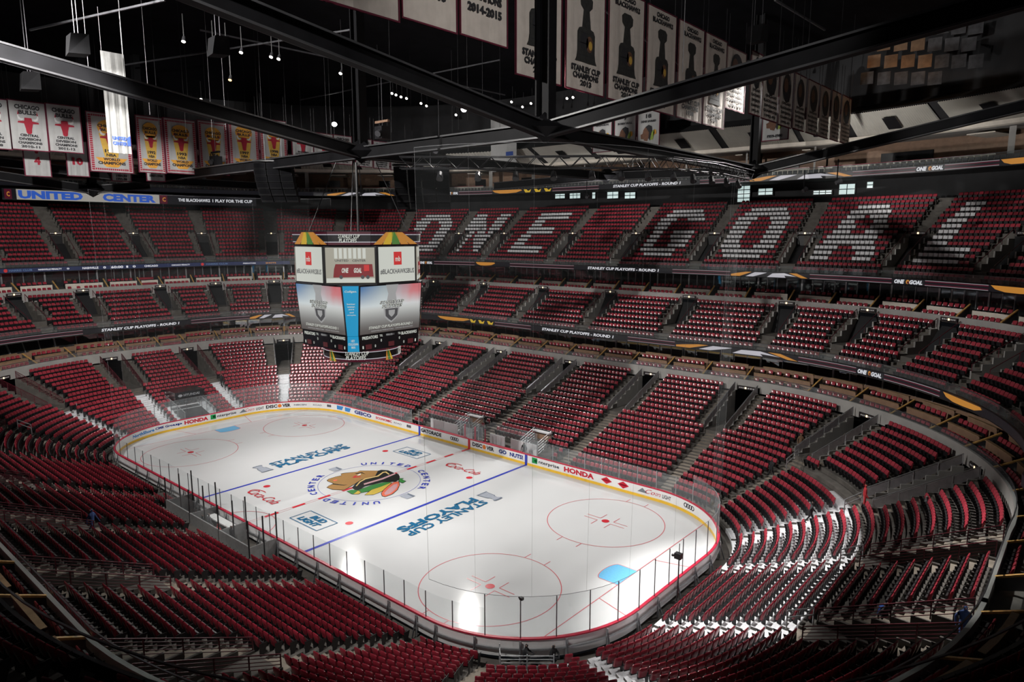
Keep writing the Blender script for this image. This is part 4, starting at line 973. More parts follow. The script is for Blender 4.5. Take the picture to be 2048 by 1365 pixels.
# statistics strip
lo, hi = octa(4.25, .8, 12.75), octa(4.3, .75, 14.1)
for i, j in FACES:
    f = facefn(lo[i], lo[j], 0, 0, hi[i], hi[j], off=.04)
    if (hi[i] - hi[j]).length > 3:
        mb = MB(); lettering(mb, 'PREDATORS', -.33, .82, .25, .2, f, G_OFFW, .03); lettering(mb, 'BLACKHAWKS', .33, .82, .27, .2, f, G_OFFW, .03); lettering(mb, 'PERIOD 1', .0, .85, .13, .12, f, G_SIL)
        for x_, t in ((-.15, 'TOL'), (.16, 'TOL')): lettering(mb, t, x_, .85, .05, .14, f, G_OFFW)
        for x_, y_, t in ((-.45, .25, '1'), (-.15, .55, '0'), (.16, .55, '0'), (-.25, .25, '0'), (.24, .25, '0'), (.45, .25, '1')): lettering(mb, t, x_, y_, .02, .18, f, G_OFFW)
        for x_ in (-.36, .02, .36): mb.poly([f(x_ - .05, .1), f(x_ + .05, .1), f(x_ + .05, .4), f(x_ - .05, .4)], glow('digit', (.10, .01, .015), .6))
        sadd(mb, 'statistics')
    else:
        mb = MB(); mb.poly([f(-.46, .02), f(.46, .02), f(.46, .98), f(-.46, .98)], G_CYAN if i in (3, 7) else M_BLACKGLASS); o = sadd(mb, 'column_screen'); f2 = facefn(lo[i], lo[j], 0, 0, hi[i], hi[j], off=.07);  # side columns dark here too, for the same grazing-angle fade
        for k, t in enumerate(('HEY', 'CULLIGAN', 'MAN')): mb = MB(); lettering(mb, t, 0, .7 - k * .2, .1 * len(t), .15, f2, G_OFFW, .02); sadd(mb, 'lettering', o)
def ring_art(r, z0, z1, n, oct_=None):
    """dark red bands with white lines, feathers and the tournament name"""
    zc = (z0 + z1) / 2; h = z1 - z0
    if oct_ is None:
        f0 = lambda off: (lambda u, v: (SB.x + (r + off) * math.cos(u / r), SB.y + (r + off) * math.sin(u / r), zc + v)); per = 2 * math.pi * r; cent = [-math.pi / 4 + k * math.pi / 2 for k in range(4)]
        for nm, vs, m in (('red_band', ((-.48, -.3), (.3, .48)), G_MAROON), ('white_band', ((-.3, -.24), (.24, .3)), G_PALE)):
            for a, b in vs:
                mb_ = MB()
                for q in range(48): u0, u1 = per * q / 48, per * (q + 1) / 48; g_ = f0(.02); mb_.poly([g_(u0, a * h), g_(u1, a * h), g_(u1, b * h), g_(u0, b * h)], m)
                sadd(mb_, nm)
        for c in cent:
            mb_ = MB(); lettering(mb_, 'STANLEY CUP', c * r + .0, .18 * h, 2.0, .32 * h, f0(.05), G_OFFW, .02, .2); lettering(mb_, 'PLAYOFFS', c * r - .1, -.16 * h, 1.7, .32 * h, f0(.05), G_OFFW, .02, .2); sadd(mb_, 'lettering')
            mb_ = MB()
            for q, m in enumerate((G_ORANGE, glow('green', (.12, .35, .06), .45), G_YEL)): shape(mb_, [(c * r - 2.7 + q * .28, -.48 * h), (c * r - 2.45 + q * .28, -.48 * h), (c * r - 2.6 + q * .1, .45 * h)], f0(.06), m)
            sadd(mb_, 'feather_graphic')
ring_art(3.5 * .95, 11.6, 12.7, 4)
A, B = octa(5.35, 2.6, 21.45), octa(5.45, 2.7, 22.55)
for k, (i, j) in enumerate(FACES):
    f = facefn(A[i], A[j], 0, 0, B[i], B[j], off=.03); f2 = facefn(A[i], A[j], 0, 0, B[i], B[j], off=.06); mb = MB()
    for a, b, m in ((.02, .2, G_MAROON), (.8, .98, G_MAROON), (.2, .26, G_PALE), (.74, .8, G_PALE)): mb.poly([f(-.5, a), f(.5, a), f(.5, b), f(-.5, b)], m)
    sadd(mb, 'ring_stripes'); mb = MB()
    if k % 2 == 0: lettering(mb, 'STANLEY CUP', 0, .66, .5, .3, f2, G_OFFW, .02, .2); lettering(mb, 'PLAYOFFS', -.03, .34, .42, .3, f2, G_OFFW, .02, .2); sadd(mb, 'lettering')
    else:
        shape(mb, [(-.5, .02), (.5, .02), (.5, .98), (-.5, .98)], f, G_BLACK)
        for q, m in enumerate((G_ORANGE, G_YEL, glow('green', (.12, .35, .06), .45), G_ORANGE, G_ORANGE)): shape(mb, [(-.45 + q * .19, .05), (-.28 + q * .19, .05), (-.1 + q * .06, .95), (-.2 + q * .06, .95)], f2, m)
        sadd(mb, 'feather_graphic')
for x_, y_ in ((3, 3), (-3, 3), (3, -3), (-3, -3), (0, 0)):
    mb = MB(); mb.tube((SB.x + x_, SB.y + y_, 22.5), (SB.x + x_ * .4, SB.y + y_ * .4, 28.4), .04 if x_ else .12, M_BLACK, 6); sadd(mb, 'hanging_cable')
# ------------------------------------------------------------------ roof steel
M_BEAM = mat('beam_paint', (.006, .006, .007), .6, spec=.12, vary=.25, scale=.8); M_FLANGE = mat('flange_edge', (.04, .04, .043), .4, vary=.2, scale=1)
def ibeam(root, A, B, name='beam', dep=.92, wid=.62):
    A, B = Vector(A), Vector(B); mb_ = MB(); up = Vector((0, 0, 1)); d = (B - A).normalized(); n = d.cross(up).normalized(); u = n.cross(d)
    mb_.bar(A, B, .22, dep, M_BEAM); o = mb_.obj(name, root); bake_local(o, root)
    for sg in (-1, 1):
        mb_ = MB(); off = u * (sg * dep / 2); mb_.bar(A + off, B + off, wid, .1, M_BEAM); f = mb_.obj('flange', o); f.data.transform(Matrix.Translation(-Vector(root.location)))
        mb_ = MB(); mb_.bar(A + off + n * wid / 2, B + off + n * wid / 2, .03, .11, M_FLANGE); mb_.bar(A + off - n * wid / 2, B + off - n * wid / 2, .03, .11, M_FLANGE); f = mb_.obj('flange_edge', o); f.data.transform(Matrix.Translation(-Vector(root.location)))
H0 = 29.1
def ext(A, B, t): A, B = Vector(A), Vector(B); return A + (B - A) * t
N1, N2, N3, N5, N6 = Vector((20, 0, H0)), Vector((0.3, 0, H0)), Vector((18.9, 38, H0)), Vector((0, 38, H0 + .4)), Vector((-44, 0, H0))
N4 = Vector(atX(185, 380, -46))
UL = Vector(atX(430, -2, N1.x)); UR = Vector(atY(2048, -8, N1.y)); UL2 = Vector(atX(0, 103, N2.x)); UR3 = Vector(atY(2048, 212, 38)); UL6 = Vector(atX(0, 325, -44)); UL4 = Vector(atX(0, 352, -46))
def truss(nm, lab, node, arms, post_top, pw=.8):
    root = empty('roof_truss', node, lab, 'truss')
    for B in arms: ibeam(root, node, B)
    mb_ = MB(); mb_.raw([node + Vector(p) for p in ((-1.7, 0, .1), (0, -1.7, .1), (1.7, 0, .1), (0, 1.7, .1), (0, 0, -.9), (0, 0, 1.2))], [(0, 1, 4), (1, 2, 4), (2, 3, 4), (3, 0, 4), (1, 0, 5), (2, 1, 5), (3, 2, 5), (0, 3, 5)], M_BEAM); o = mb_.obj('node_plate', root); bake_local(o, root)
    if post_top:
        mb_ = MB()
        for sx in (-1, 1): mb_.box(node.x + sx * pw / 2 - .06, node.x + sx * pw / 2 + .06, node.y - .4, node.y + .4, node.z + .2, post_top, M_BEAM)
        mb_.box(node.x - pw / 2, node.x + pw / 2, node.y - .06, node.y + .06, node.z + .2, post_top, M_BEAM); o = mb_.obj('post', root); bake_local(o, root)
truss(1, 'black roof truss node whose two beams rise towards the camera', N1, [ext(N1, UL, 1.5), ext(N1, UR, 1.35), N2 + Vector((10, 0, 0)), (N1 + N3) / 2], 45.5, 1.0)
truss(2, 'black roof truss node right above the scoreboard', N2, [ext(N2, UL2, 1.3), N1 - Vector((10, 0, 0)), (N2 + N6) / 2, (N2 + N5) / 2], 45.5)
truss(3, 'black roof truss node at the right, in front of the top boxes', N3, [(N1 + N3) / 2, (N3 + N5) / 2, ext(N3, UR3, 1.15), Vector((20, 47, 31))], 45)
truss(5, 'dark grey roof truss node in the distance over the far side', N5, [(N5 + N3) / 2, (N2 + N5) / 2, Vector((-19, 38, H0)), Vector((0, 47, 31))], None)
truss(6, 'dark roof truss node in front of the bull banners', N6, [(N2 + N6) / 2, ext(N6, UL6, 1.2), Vector((-44, 19, H0))], 44)
truss(4, 'dark roof truss node above the far end net', N4, [ext(N4, UL4, 1.3), N6 + Vector((-.5, .8, -.6))], 43)
# other chords seen high up, straight between the roof and the posts
def chord(lab, A, B, w_, m=None):
    mb_ = MB(); mb_.bar(A, B, w_, w_, m or M_BEAM); o = mb_.obj('roof_chord', label=lab, cat='beam', group='roof chords'); return o
for k, (u0, v0, u1, v1, z) in enumerate(((60, 60, 330, 0, 38), (250, 130, 700, 60, 41), (400, 60, 1010, 190, 42), (1180, 0, 1400, 160, 43), (600, 200, 1000, 120, 43), (1550, 0, 1650, 60, 40))):
    chord('thin dark roof chord high among the hanging cables', atZ(u0, v0, z), atZ(u1, v1, z), .14, M_GREYSTEEL)
# ------------------------------------------------------------------ lattice lighting truss under the beams
pts = [Vector(atZ(u, v, 27.9)) for u, v in ((800, 326), (1000, 326), (1200, 324), (1340, 327), (1440, 338), (1500, 352))]
lt = empty('lighting_truss', pts[0], 'long black lattice lighting truss with lamps, curving to the right', 'truss')
def tadd(mb_, n, p=None): o = mb_.obj(n, p or lt); bake_local(o, lt); return o
def tline(t):
    k = min(int(t), len(pts) - 2); return pts[k].lerp(pts[k + 1], t - k)
NT = 44; off4 = [(-.4, -.45), (.4, -.45), (-.4, .45), (.4, .45)]
def tp(t, o):
    p = tline(t); d = (tline(min(t + .05, len(pts) - 1)) - tline(max(0, t - .05))).normalized(); n = d.cross(Vector((0, 0, 1))).normalized(); return p + n * o[0] + Vector((0, 0, o[1]))
for o in off4:
    mb = MB()
    for q in range(len(pts) - 1): mb.tube(tp(q, o), tp(q + 1, o), .05, M_BLACK, 5)
    tadd(mb, 'chord_tube')
for q in range(NT):
    t0, t1 = (len(pts) - 1) * q / NT, (len(pts) - 1) * (q + 1) / NT; mb = MB()
    for a, b in ((0, 2), (1, 3)): mb.tube(tp(t0, off4[a] if q % 2 else off4[b]), tp(t1, off4[b] if q % 2 else off4[a]), .028, M_BLACK, 4)
    mb.tube(tp(t0, off4[0]), tp(t0, off4[1]), .028, M_BLACK, 4); tadd(mb, 'brace')
for q in range(12):
    p = tline(.4 + q * .38) + Vector((0, 0, -.75)); mb = MB(); mb.tube(p, p + Vector((.25, -.3, -.55)), .2, M_BLACK, 8, .28); mb.tube(p + Vector((0, 0, .5)), p, .03, M_BLACK, 4); tadd(mb, 'stage_or_added_lamp')
# ------------------------------------------------------------------ loudspeaker clusters
def cluster(c, lab, cols, n):
    root = empty('speaker_cluster', c, lab, 'speaker'); c = Vector(c); vx = Vector((-_f[1], _f[0], 0)).normalized() * -1; toward = Vector((-_f[0], -_f[1], 0)).normalized()
    for k in range(cols):
        side = vx * ((k - (cols - 1) / 2) * 1.25)
        for q in range(n):
            tilt = -.05 - .13 * q; z = c.z - .5 - q * .62; back = -.06 * q * q; p = c + side + toward * back; p.z = z
            mb_ = MB(); a = vx * .58; h = Vector((0, 0, .29)); t_ = toward * .5; lean = toward * (tilt * .6)
            P = [p - a - h - t_, p + a - h - t_, p + a - h + t_ + lean, p - a - h + t_ + lean, p - a + h - t_, p + a + h - t_, p + a + h + t_, p - a + h + t_]
            mb_.hexa(P, mat('speaker_black', (.005, .005, .006), .8, spec=.15) if k % 2 else mat('speaker_grey', (.008, .008, .009), .8, spec=.15)); o = mb_.obj('cabinet', root); bake_local(o, root)
            mb_ = MB(); g_ = [p + (x * .52) * vx + Vector((0, 0, y * .23)) + (t_ + lean * (.5 - y * .5)) + toward * .02 for x, y in ((-1, -1), (1, -1), (1, 1), (-1, 1))]; mb_.poly(g_, mat('grille_black', (.004, .004, .005), .9, spec=.1)); o2 = mb_.obj('grille', o); o2.data.transform(Matrix.Translation(-c))
    mb_ = MB(); mb_.bar(c - vx * cols * .66, c + vx * cols * .66, .5, .14, M_BLACK)
    for sx in (-1, 1): mb_.tube(c + vx * sx * .8, c + vx * sx * .8 + Vector((0, 0, 3)), .03, M_GREYSTEEL, 4)
    o = mb_.obj('flying_frame', root); bake_local(o, root)
cluster(tuple(atY(547, 322, 0)), 'black loudspeaker cluster hanging left of the scoreboard', 3, 6)
cluster(tuple(atY(843, 330, 6)), 'black loudspeaker cluster hanging above the right of the scoreboard', 4, 6)
for u, v, z, lab in ((432, 322, 30.5, 'small black projector hanging in front of the bull banners'), (765, 265, 31.5, 'dark cable winch hanging from a plank above the scoreboard'), (225, 338, 30, 'small dark camera hanging at the far left'), (878, 300, 31, 'black horn speaker under the bright lamp')):
    p = Vector(atZ(u, v, z)); root = empty('rigged_device', p, lab, 'device'); mb = MB(); mb.box(p.x - .5, p.x + .5, p.y - .5, p.y + .5, p.z - .6, p.z + .5, M_BLACK); o = mb.obj('body', root); bake_local(o, root)
    mb = MB(); mb.box(p.x - .9, p.x + .9, p.y - .12, p.y + .12, p.z + .85, p.z + 1.05, M_BROWN if u == 765 else M_BLACK); o = mb.obj('hanger', root); bake_local(o, root)
    mb = MB(); mb.tube(p + Vector((.2, -.5, 0)), p + Vector((.35, -.85, -.25)), .22, M_GREYSTEEL, 8, .3); mb.tube(p + Vector((0, 0, .4)), p + Vector((0, 0, 6)), .03, M_GREYSTEEL, 4); o = mb.obj('lens_and_cable', root); bake_local(o, root)
for u, v, z in ((437, 95, 35), (155, 92, 34), (1515, 70, 37), (60, 165, 33)):
    p = Vector(atZ(u, v, z)); root = empty('roof_speaker', p, {437: 'slim grey loudspeaker among the cables at the top', 155: 'small grey loudspeaker hanging at the top left', 1515: 'dark loudspeaker hanging beside the right post', 60: 'dark loudspeaker hanging above the leftmost banners'}[u], 'speaker')
    mb = MB(); mb.raw([p + Vector(q) for q in ((-.7, -.5, -.6), (.5, -.7, -.6), (.6, .5, -.5), (-.6, .6, -.5), (-.6, -.4, .6), (.6, -.5, .6), (.6, .5, .7), (-.5, .5, .7))], [(3, 2, 1, 0), (4, 5, 6, 7), (0, 1, 5, 4), (1, 2, 6, 5), (2, 3, 7, 6), (3, 0, 4, 7)], mat('speaker_grey', (.008, .008, .009), .8, spec=.15)); o = mb.obj('cabinet', root); bake_local(o, root)
    mb = MB(); mb.tube(p + Vector((.3, 0, .6)), p + Vector((.3, 0, 7)), .025, M_GREYSTEEL, 4); mb.tube(p + Vector((-.3, 0, .6)), p + Vector((-.3, 0, 7)), .025, M_GREYSTEEL, 4); o = mb.obj('suspension_wire', root); bake_local(o, root)
# ------------------------------------------------------------------ hanging cables
rc = random.Random(3)
M_CABLE = mat('steel_cable', (.035, .035, .038), .45, metal=.4)
for k, (u, v) in enumerate([(300, 170), (318, 190), (372, 205), (383, 245), (418, 240), (425, 215), (452, 200), (495, 235), (520, 250), (527, 230), (545, 245), (575, 262), (605, 275), (655, 280), (663, 285), (690, 270), (760, 250), (783, 205), (822, 170), (905, 240), (917, 200), (935, 180), (965, 150), (1000, 225), (1240, 170), (1365, 85), (1600, 110), (1613, 95), (1672, 160), (1695, 190), (1580, 110), (1555, 100), (250, 100), (204, 210), (180, 110), (1500, 60)]):
    z = rc.uniform(31.5, 34); p = Vector(atZ(u, min(v + 60, 300), z)); mb = MB(); mb.tube(p, (p.x, p.y, 46), .022, M_CABLE, 4); mb.obj('hanging_cable', label='thin steel cable hanging from the dark roof', cat='cable', group='cables hanging from the roof')
# ------------------------------------------------------------------ floodlights and small roof lamps
L_HOT = mat('lamp_hot', (.8, .8, .8), .3, vary=0, emit=(1, .97, .95), es=25); L_SMALL = mat('lamp_small', (.8, .8, .8), .3, vary=0, emit=(1, .93, .82), es=9); L_WARM = mat('lamp_warm', (.8, .6, .4), .3, vary=0, emit=(1, .6, .25), es=2.2)
def lampbox(name, p, aim, r, m, lab, group=None):
    p = Vector(p); d = (Vector(aim) - p).normalized(); root = empty(name, p, lab, 'lamp', group); mb_ = MB(); mb_.tube(p - d * .5, p, r * .7, M_GREYSTEEL, 10, r * 1.1); mb_.tube(p - d * .4, p - d * .4 + Vector((0, 0, 2.0)), .05, M_BLACK, 4); o = mb_.obj('housing', root); bake_local(o, root)
    mb_ = MB(); x = d.orthogonal().normalized(); y = d.cross(x); mb_.poly([p + d * .02 + (x * math.cos(t) + y * math.sin(t)) * r for t in np.linspace(0, 2 * math.pi, 13)[:-1]], m); o = mb_.obj('lens', root); bake_local(o, root)
FL_LAB = ['dazzling floodlight in the middle of the dark roof', 'floodlight behind the roof beams at the upper right', 'floodlight at the far end of the roof', 'floodlight over the left stands', 'floodlight over the near left stands', 'floodlight over the left side of the rink', 'floodlight over the near right corner', 'floodlight aimed at the seats behind the near goal', 'floodlight aimed at the far end stands', 'floodlight aimed at the left stands']
for (loc, aim, pw, ang), lb in zip(ADDED_WASH, ('stage lamp aimed at the trophy banners', 'stage lamp under the right truss node', 'stage lamp under the far truss node', 'stage lamp aimed at the right hand soffit', 'stage lamp aimed at the far left soffit')): lampbox('stage_or_added_lamp', tuple(Vector(loc) - (Vector(aim) - Vector(loc)).normalized() * .35), aim, .25, M_SILVER, lb)  # housings of the added wash lamps
for (loc, aim, pw, ang), lb in zip(FLOODS, FL_LAB): lampbox('floodlight', (loc[0], loc[1], loc[2]), aim, .42, L_HOT, lb)
for u, v in ((784, 187), (792, 190), (802, 194), (813, 197), (842, 207), (853, 212), (367, 83), (425, 95), (451, 99), (482, 105), (542, 114), (557, 118), (681, 147), (1023, 204), (1045, 214), (1062, 207), (1078, 201), (1090, 197), (1134, 197), (1146, 195), (402, 199), (912, 230), (1580, 134)):
    lampbox('roof_lamp', atZ(u, v, 41.2 if 1000 < u or 770 < u < 860 else 39), (0, -20, 0), .17, L_SMALL, 'small round lamp glowing on the dark roof', 'small roof lamps')
lampbox('roof_lamp', atZ(460, 160, 36.5), (0, -20, 0), .16, L_WARM, 'orange lamp glowing at the upper left of the roof')
# acoustic baffles on the dark wall at the upper right
M_BAF = mat('baffle_cloth', (.16, .10, .06), .9, vary=.2, scale=2); M_BAF2 = mat('baffle_grey', (.055, .055, .06), .9, vary=.3, scale=2)
for i, u in enumerate(range(1734, 2060, 34)):
    for j, v in enumerate(range(20, 200, 34)):
        if v > 195 - (u - 1700) * .22: continue
        z = 37.2 + (170 - v) * .045 + (u - 1700) * .004; p = Vector(atY(u + (j % 2) * 14, v, 46)); 
        if p.z > 43 or p.z < 36.8 or p.x > 37.5: continue
        mb = MB(); w_ = .62; mb.box(p.x - w_, p.x + w_, p.y - .05, p.y + .05, p.z - .65, p.z + .6, M_BAF if 1690 < u < 1860 and v < 140 else M_BAF2); mb.obj('acoustic_baffle', label='brown cloth sound baffle on the dark upper wall' if 1690 < u < 1860 and v < 140 else 'dark grey cloth sound baffle on the upper wall', cat='baffle', group='sound baffles')
for u in (1720, 1790, 1850):
    p = Vector(atY(u, 130, 44)); ld = bpy.data.lights.new('wall_lamp', 'POINT'); ld.energy = 22; ld.color = (1, .55, .25); ld.shadow_soft_size = .2; o = bpy.data.objects.new('wall_lamp_light', ld); C.objects.link(o); o.location = (p.x, p.y + .6, p.z)
# ------------------------------------------------------------------ corrugated soffit panels
M_CORR = mat('corrugated_sheet', (.62, .60, .55), .5, vary=.06, scale=.6)
wall_h = OB['wall_hall']; s1 = sig_px(1706, 39.3, 33.5); s2 = sig_px(1905, 39.3, 33.5); step = abs(s1 - s2) * local_scale((s1 + s2) / 2, 37)
GAP = walk(s1, step, 37, (FARHALF[0] + .3, FARHALF[1]))
def corr(a, b):
    g = .5 / local_scale(a, 37); a += g; b -= g; n = 38; mb_ = MB(); rows = [(39.35, 33.5), (34.9, 35.55)]
    nrm = Vector((-(35.55 - 33.5), 0, -(39.35 - 34.9))).normalized()
    for q in range(n):
        for k in range(2):
            s0 = a + (b - a) * (q + k * .5) / n; s1_ = a + (b - a) * (q + k * .5 + .5) / n; h0, h1 = (.0, .07) if k == 0 else (.07, 0)
            mb_.poly([RP(s0, rows[0][0] - h0 - .06, rows[0][1] - h0 * 1.5 - .06), RP(s1_, rows[0][0] - h1 - .06, rows[0][1] - h1 * 1.5 - .06), RP(s1_, rows[1][0] - h1 - .06, rows[1][1] - h1 * 1.5 - .06), RP(s0, rows[1][0] - h0 - .06, rows[1][1] - h0 * 1.5 - .06)], M_CORR)
    o = mb_.obj('corrugated_panel', wall_h)
    c = a + (b - a) * .5; mb_ = MB(); sweep(mb_, [(37.85, 33.75), (35.75, 34.72)], (c - .08 * (b - a), c + .08 * (b - a)), M_BLACK, False)
    mb_.obj('roof_hatch', o)
for a, b in zip(GAP[:-1], GAP[1:]): corr(a, b)
# ------------------------------------------------------------------ windows behind the upper tier
L_DAY = mat('daylight_pane', (.6, .7, .7), .2, vary=0, emit=(.62, .78, .76), es=.75)
k = 0
for u0, u1, v0, v1 in ((1110, 1130, 385, 398), (1139, 1161, 383, 398), (1184, 1191, 382, 398), (1214, 1237, 383, 398), (1249, 1271, 384, 398), (1474, 1501, 371, 405), (1516, 1546, 376, 391), (1626, 1664, 380, 390), (1677, 1711, 367, 390), (1733, 1747, 363, 377)):
    k += 1; A = atY(u0, v1, 56.1); B = atY(u1, v0, 56.1); x0, x1, z0, z1 = A[0], B[0], A[2], B[2]; y = 56.1
    s_a = sig_px((u0 + u1) / 2, 43.2, 27.5); 
    root = empty('window_%d' % k, (x0, y, z0), kind='structure'); root['label'] = 'bright window behind the upper tier'; root['category'] = 'window'
    nxp = max(1, int((x1 - x0) / .7)); nzp = max(2, int((z1 - z0) / .45))
    for i in range(nxp):
        for j in range(nzp):
            mb = MB(); xa, xb = x0 + (x1 - x0) * i / nxp, x0 + (x1 - x0) * (i + 1) / nxp; za, zb = z0 + (z1 - z0) * j / nzp, z0 + (z1 - z0) * (j + 1) / nzp
            mb.poly([(xa + .05, y, za + .05), (xb - .05, y, za + .05), (xb - .05, y, zb - .05), (xa + .05, y, zb - .05)], L_DAY); o = mb.obj('pane', root); bake_local(o, root)
    mb = MB(); mb.box(x0 - .05, x1 + .05, y + .01, y + .1, z0 - .05, z1 + .05, M_BLACK); o = mb.obj('window_frame', root); bake_local(o, root)
# ------------------------------------------------------------------ banners
B_CL = mat('banner_cloth', (.60, .54, .49), .85, vary=.07, scale=1.5, bump=.1); B_WH = mat('banner_white', (.38, .38, .38), .85, vary=.05, scale=1.5, bump=.1); B_RED = mat('banner_border', (.12, .008, .028), .8)
I_BLK = mat('print_black', (.02, .02, .024), .8, vary=.1); I_RED = mat('print_red', (.30, .012, .03), .8, vary=.1); I_OR = mat('print_orange', (.62, .30, .04), .8, vary=.1); I_GOLD = mat('print_gold', (.55, .34, .06), .8, vary=.1); I_GREY = mat('print_grey', (.026, .026, .025), .8, vary=.3); I_BLUE = mat('print_blue', (.03, .07, .30), .8, vary=.1); I_BRN = mat('print_brown', (.13, .06, .035), .8, vary=.2); I_GRN = mat('print_green', (.22, .30, .05), .8, vary=.2); I_WHT = mat('print_white', (.6, .6, .6), .8)
def banner(axis, k, c, w_, z0, h, lab, draw, cloth=None, group=None, border=True, hang=3.0):
    """axis 'x': hangs in the plane x = k, centred at y = c; axis 'y': in the plane y = k, centred at x = c"""
    P = (lambda u, v, o=0.: (k + o, c + u, z0 + v)) if axis == 'x' else (lambda u, v, o=0.: (c + u, k - o, z0 + v))
    root = empty('banner', P(0, 0), lab, 'banner', group); cl = cloth or B_CL; mb_ = MB(); nx = 10
    wob = [.035 * math.sin(i * 1.9) for i in range(nx + 1)]
    for i in range(nx):
        a, b = -w_ / 2 + w_ * i / nx, -w_ / 2 + w_ * (i + 1) / nx
        mb_.poly([P(a, 0, wob[i]), P(b, 0, wob[i + 1]), P(b, h, wob[i + 1] * .3), P(a, h, wob[i] * .3)], cl)
        mb_.poly([P(a, 0, wob[i] - .02), P(a, h, wob[i] * .3 - .02), P(b, h, wob[i + 1] * .3 - .02), P(b, 0, wob[i + 1] - .02)], cl)
    o = mb_.obj('cloth', root); bake_local(o, root)
    if border:
        mb_ = MB(); t = .09
        for a, b, e, f in ((-w_ / 2 - t, -w_ / 2, -t, h + t), (w_ / 2, w_ / 2 + t, -t, h + t), (-w_ / 2, w_ / 2, -t, 0), (-w_ / 2, w_ / 2, h, h + t)):
            for oo in (.05, -.05): mb_.poly([P(a, e, oo), P(b, e, oo), P(b, f, oo), P(a, f, oo)], B_RED)
        o = mb_.obj('hem', root); bake_local(o, root)
    mb_ = MB()
    for sx in (-.45, .45): mb_.tube(P(sx * w_, h), P(sx * w_, h + hang), .02, M_CABLE, 4)
    o = mb_.obj('suspension_wire', root); bake_local(o, root)
    def put(name, fn_draw):
        m_ = MB(); fn_draw(m_, lambda u, v: P(u, v, .06), lambda u, v: P(u, v, .075), lambda u, v: P(u, v, .09)); q = m_.obj(name, root); bake_local(q, root)
    draw(put, w_, h)
def lines(put, w_, L, m=None, bold=.05):
    """L: (text, v centre, width fraction, height)"""
    for t, v, wf, hh in L:
        put('lettering', lambda b, f, f2, f3: lettering(b, t, 0, v, w_ * wf, hh, f2, m or I_BLK, bold))
CUP = [(-.3, 0), (.3, 0), (.26, .06), (.24, .16), (.24, .44), (.2, .5), (.12, .52), (.09, .72), (.08, .78), (.16, .84), (.17, .95), (.1, 1), (-.1, 1), (-.17, .95), (-.16, .84), (-.08, .78), (-.09, .72), (-.12, .52), (-.2, .5), (-.24, .44), (-.24, .16), (-.26, .06)]
def cupb(year):
    def d(put, w_, h):
        def tr(b, f, f2, f3):
            shape(b, [(x * w_ * .95, .245 * h + y * .57 * h) for x, y in CUP], f, I_GREY)
            for y in (.1, .28, .44): b.poly([f2(-.22 * w_, (.245 + .57 * y) * h), f2(.22 * w_, (.245 + .57 * y) * h), f2(.22 * w_, (.25 + .57 * y) * h), f2(-.22 * w_, (.25 + .57 * y) * h)], I_BLK)
        put('trophy_print', tr)
        def em(b, f, f2, f3):
            shape(b, ellipse(-.06 * w_, .42 * h, .11 * w_, .075 * h, 14), f2, I_BLK); shape(b, ellipse(.08 * w_, .41 * h, .09 * w_, .07 * h, 12), f2, I_BRN); shape(b, ellipse(.1 * w_, .4 * h, .05 * w_, .04 * h, 10), f3, I_GOLD)
        put('emblem_print', em)
        lines(put, w_, [('CHICAGO', .945 * h, .45, .38), ('BLACKHAWKS', .885 * h, .72, .40), ('STANLEY CUP', .185 * h, .78, .44), ('CHAMPIONS', .125 * h, .68, .42), (year, .065 * h, .30, .40)])
    return d
def headb(txt, em_big=True):
    def d(put, w_, h):
        def em(b, f, f2, f3):
            shape(b, ellipse(0, .68 * h, .33 * w_, .26 * h, 20), f, I_BLK); shape(b, ellipse(-.1 * w_, .72 * h, .16 * w_, .13 * h, 14), f2, I_BRN); shape(b, [(.0, .6 * h), (.3 * w_, .62 * h), (.2 * w_, .44 * h), (.02 * w_, .47 * h)], f2, I_BLK)
        put('emblem_print', em); n = len(txt)
        lines(put, w_, [(t, (.40 - .085 * i) * h, min(.9, .1 * len(t)), .045 * h) for i, t in enumerate(txt)])
    return d
def confb(txt, y0=.9, st=.125):
    def d(put, w_, h): lines(put, w_, [(t, (y0 - st * i) * h, min(.86, .083 * len(t)), .085 * h) for i, t in enumerate(txt)])
    return d
def face_print(b, f, f2, f3, w_, cy, s):
    shape(b, [(x * s, cy + y * s) for x, y in ((-.9, -.55), (-.55, -.6), (-.5, -.75), (-.1, -.85), (.1, -.3), (.2, .3), (.05, .65), (-.35, .7), (-.6, .4), (-.7, .0), (-.95, -.1))], f, I_BRN)
    shape(b, [(x * s, cy + y * s) for x, y in ((-.35, .7), (.05, .9), (.45, .7), (.5, .2), (.3, -.2), (.2, -.8), (.05, -.5), (.1, .1))], f2, I_BLK)
    shape(b, [(x * s, cy + y * s) for x, y in ((.25, -.75), (.45, .1), (.75, .4), (.8, .0), (.6, -.7))], f2, I_GRN); shape(b, [(x * s, cy + y * s) for x, y in ((.6, -.3), (.72, .35), (.95, .3), (1.0, -.1))], f2, I_OR)
def numb(no, nm, yr=''):
    def d(put, w_, h):
        put('emblem_print', lambda b, f, f2, f3: face_print(b, f, f2, f3, w_, .42 * h, .38 * w_))
        L = [(no, .88 * h, .13 * len(no), .11 * h)] + ([(nm, .74 * h, .7, .06 * h)] if nm else [])
        if yr: L.append((yr, .09 * h, .6, .07 * h))
        lines(put, w_, L)
    return d
BULL = [(-.16, .36), (.16, .36), (.18, .2), (.46, .16), (.48, .08), (.2, .06), (.14, -.2), (.12, -.4), (.06, -.46), (-.06, -.46), (-.12, -.4), (-.14, -.2), (-.2, .06), (-.48, .08), (-.46, .16), (-.18, .2)]
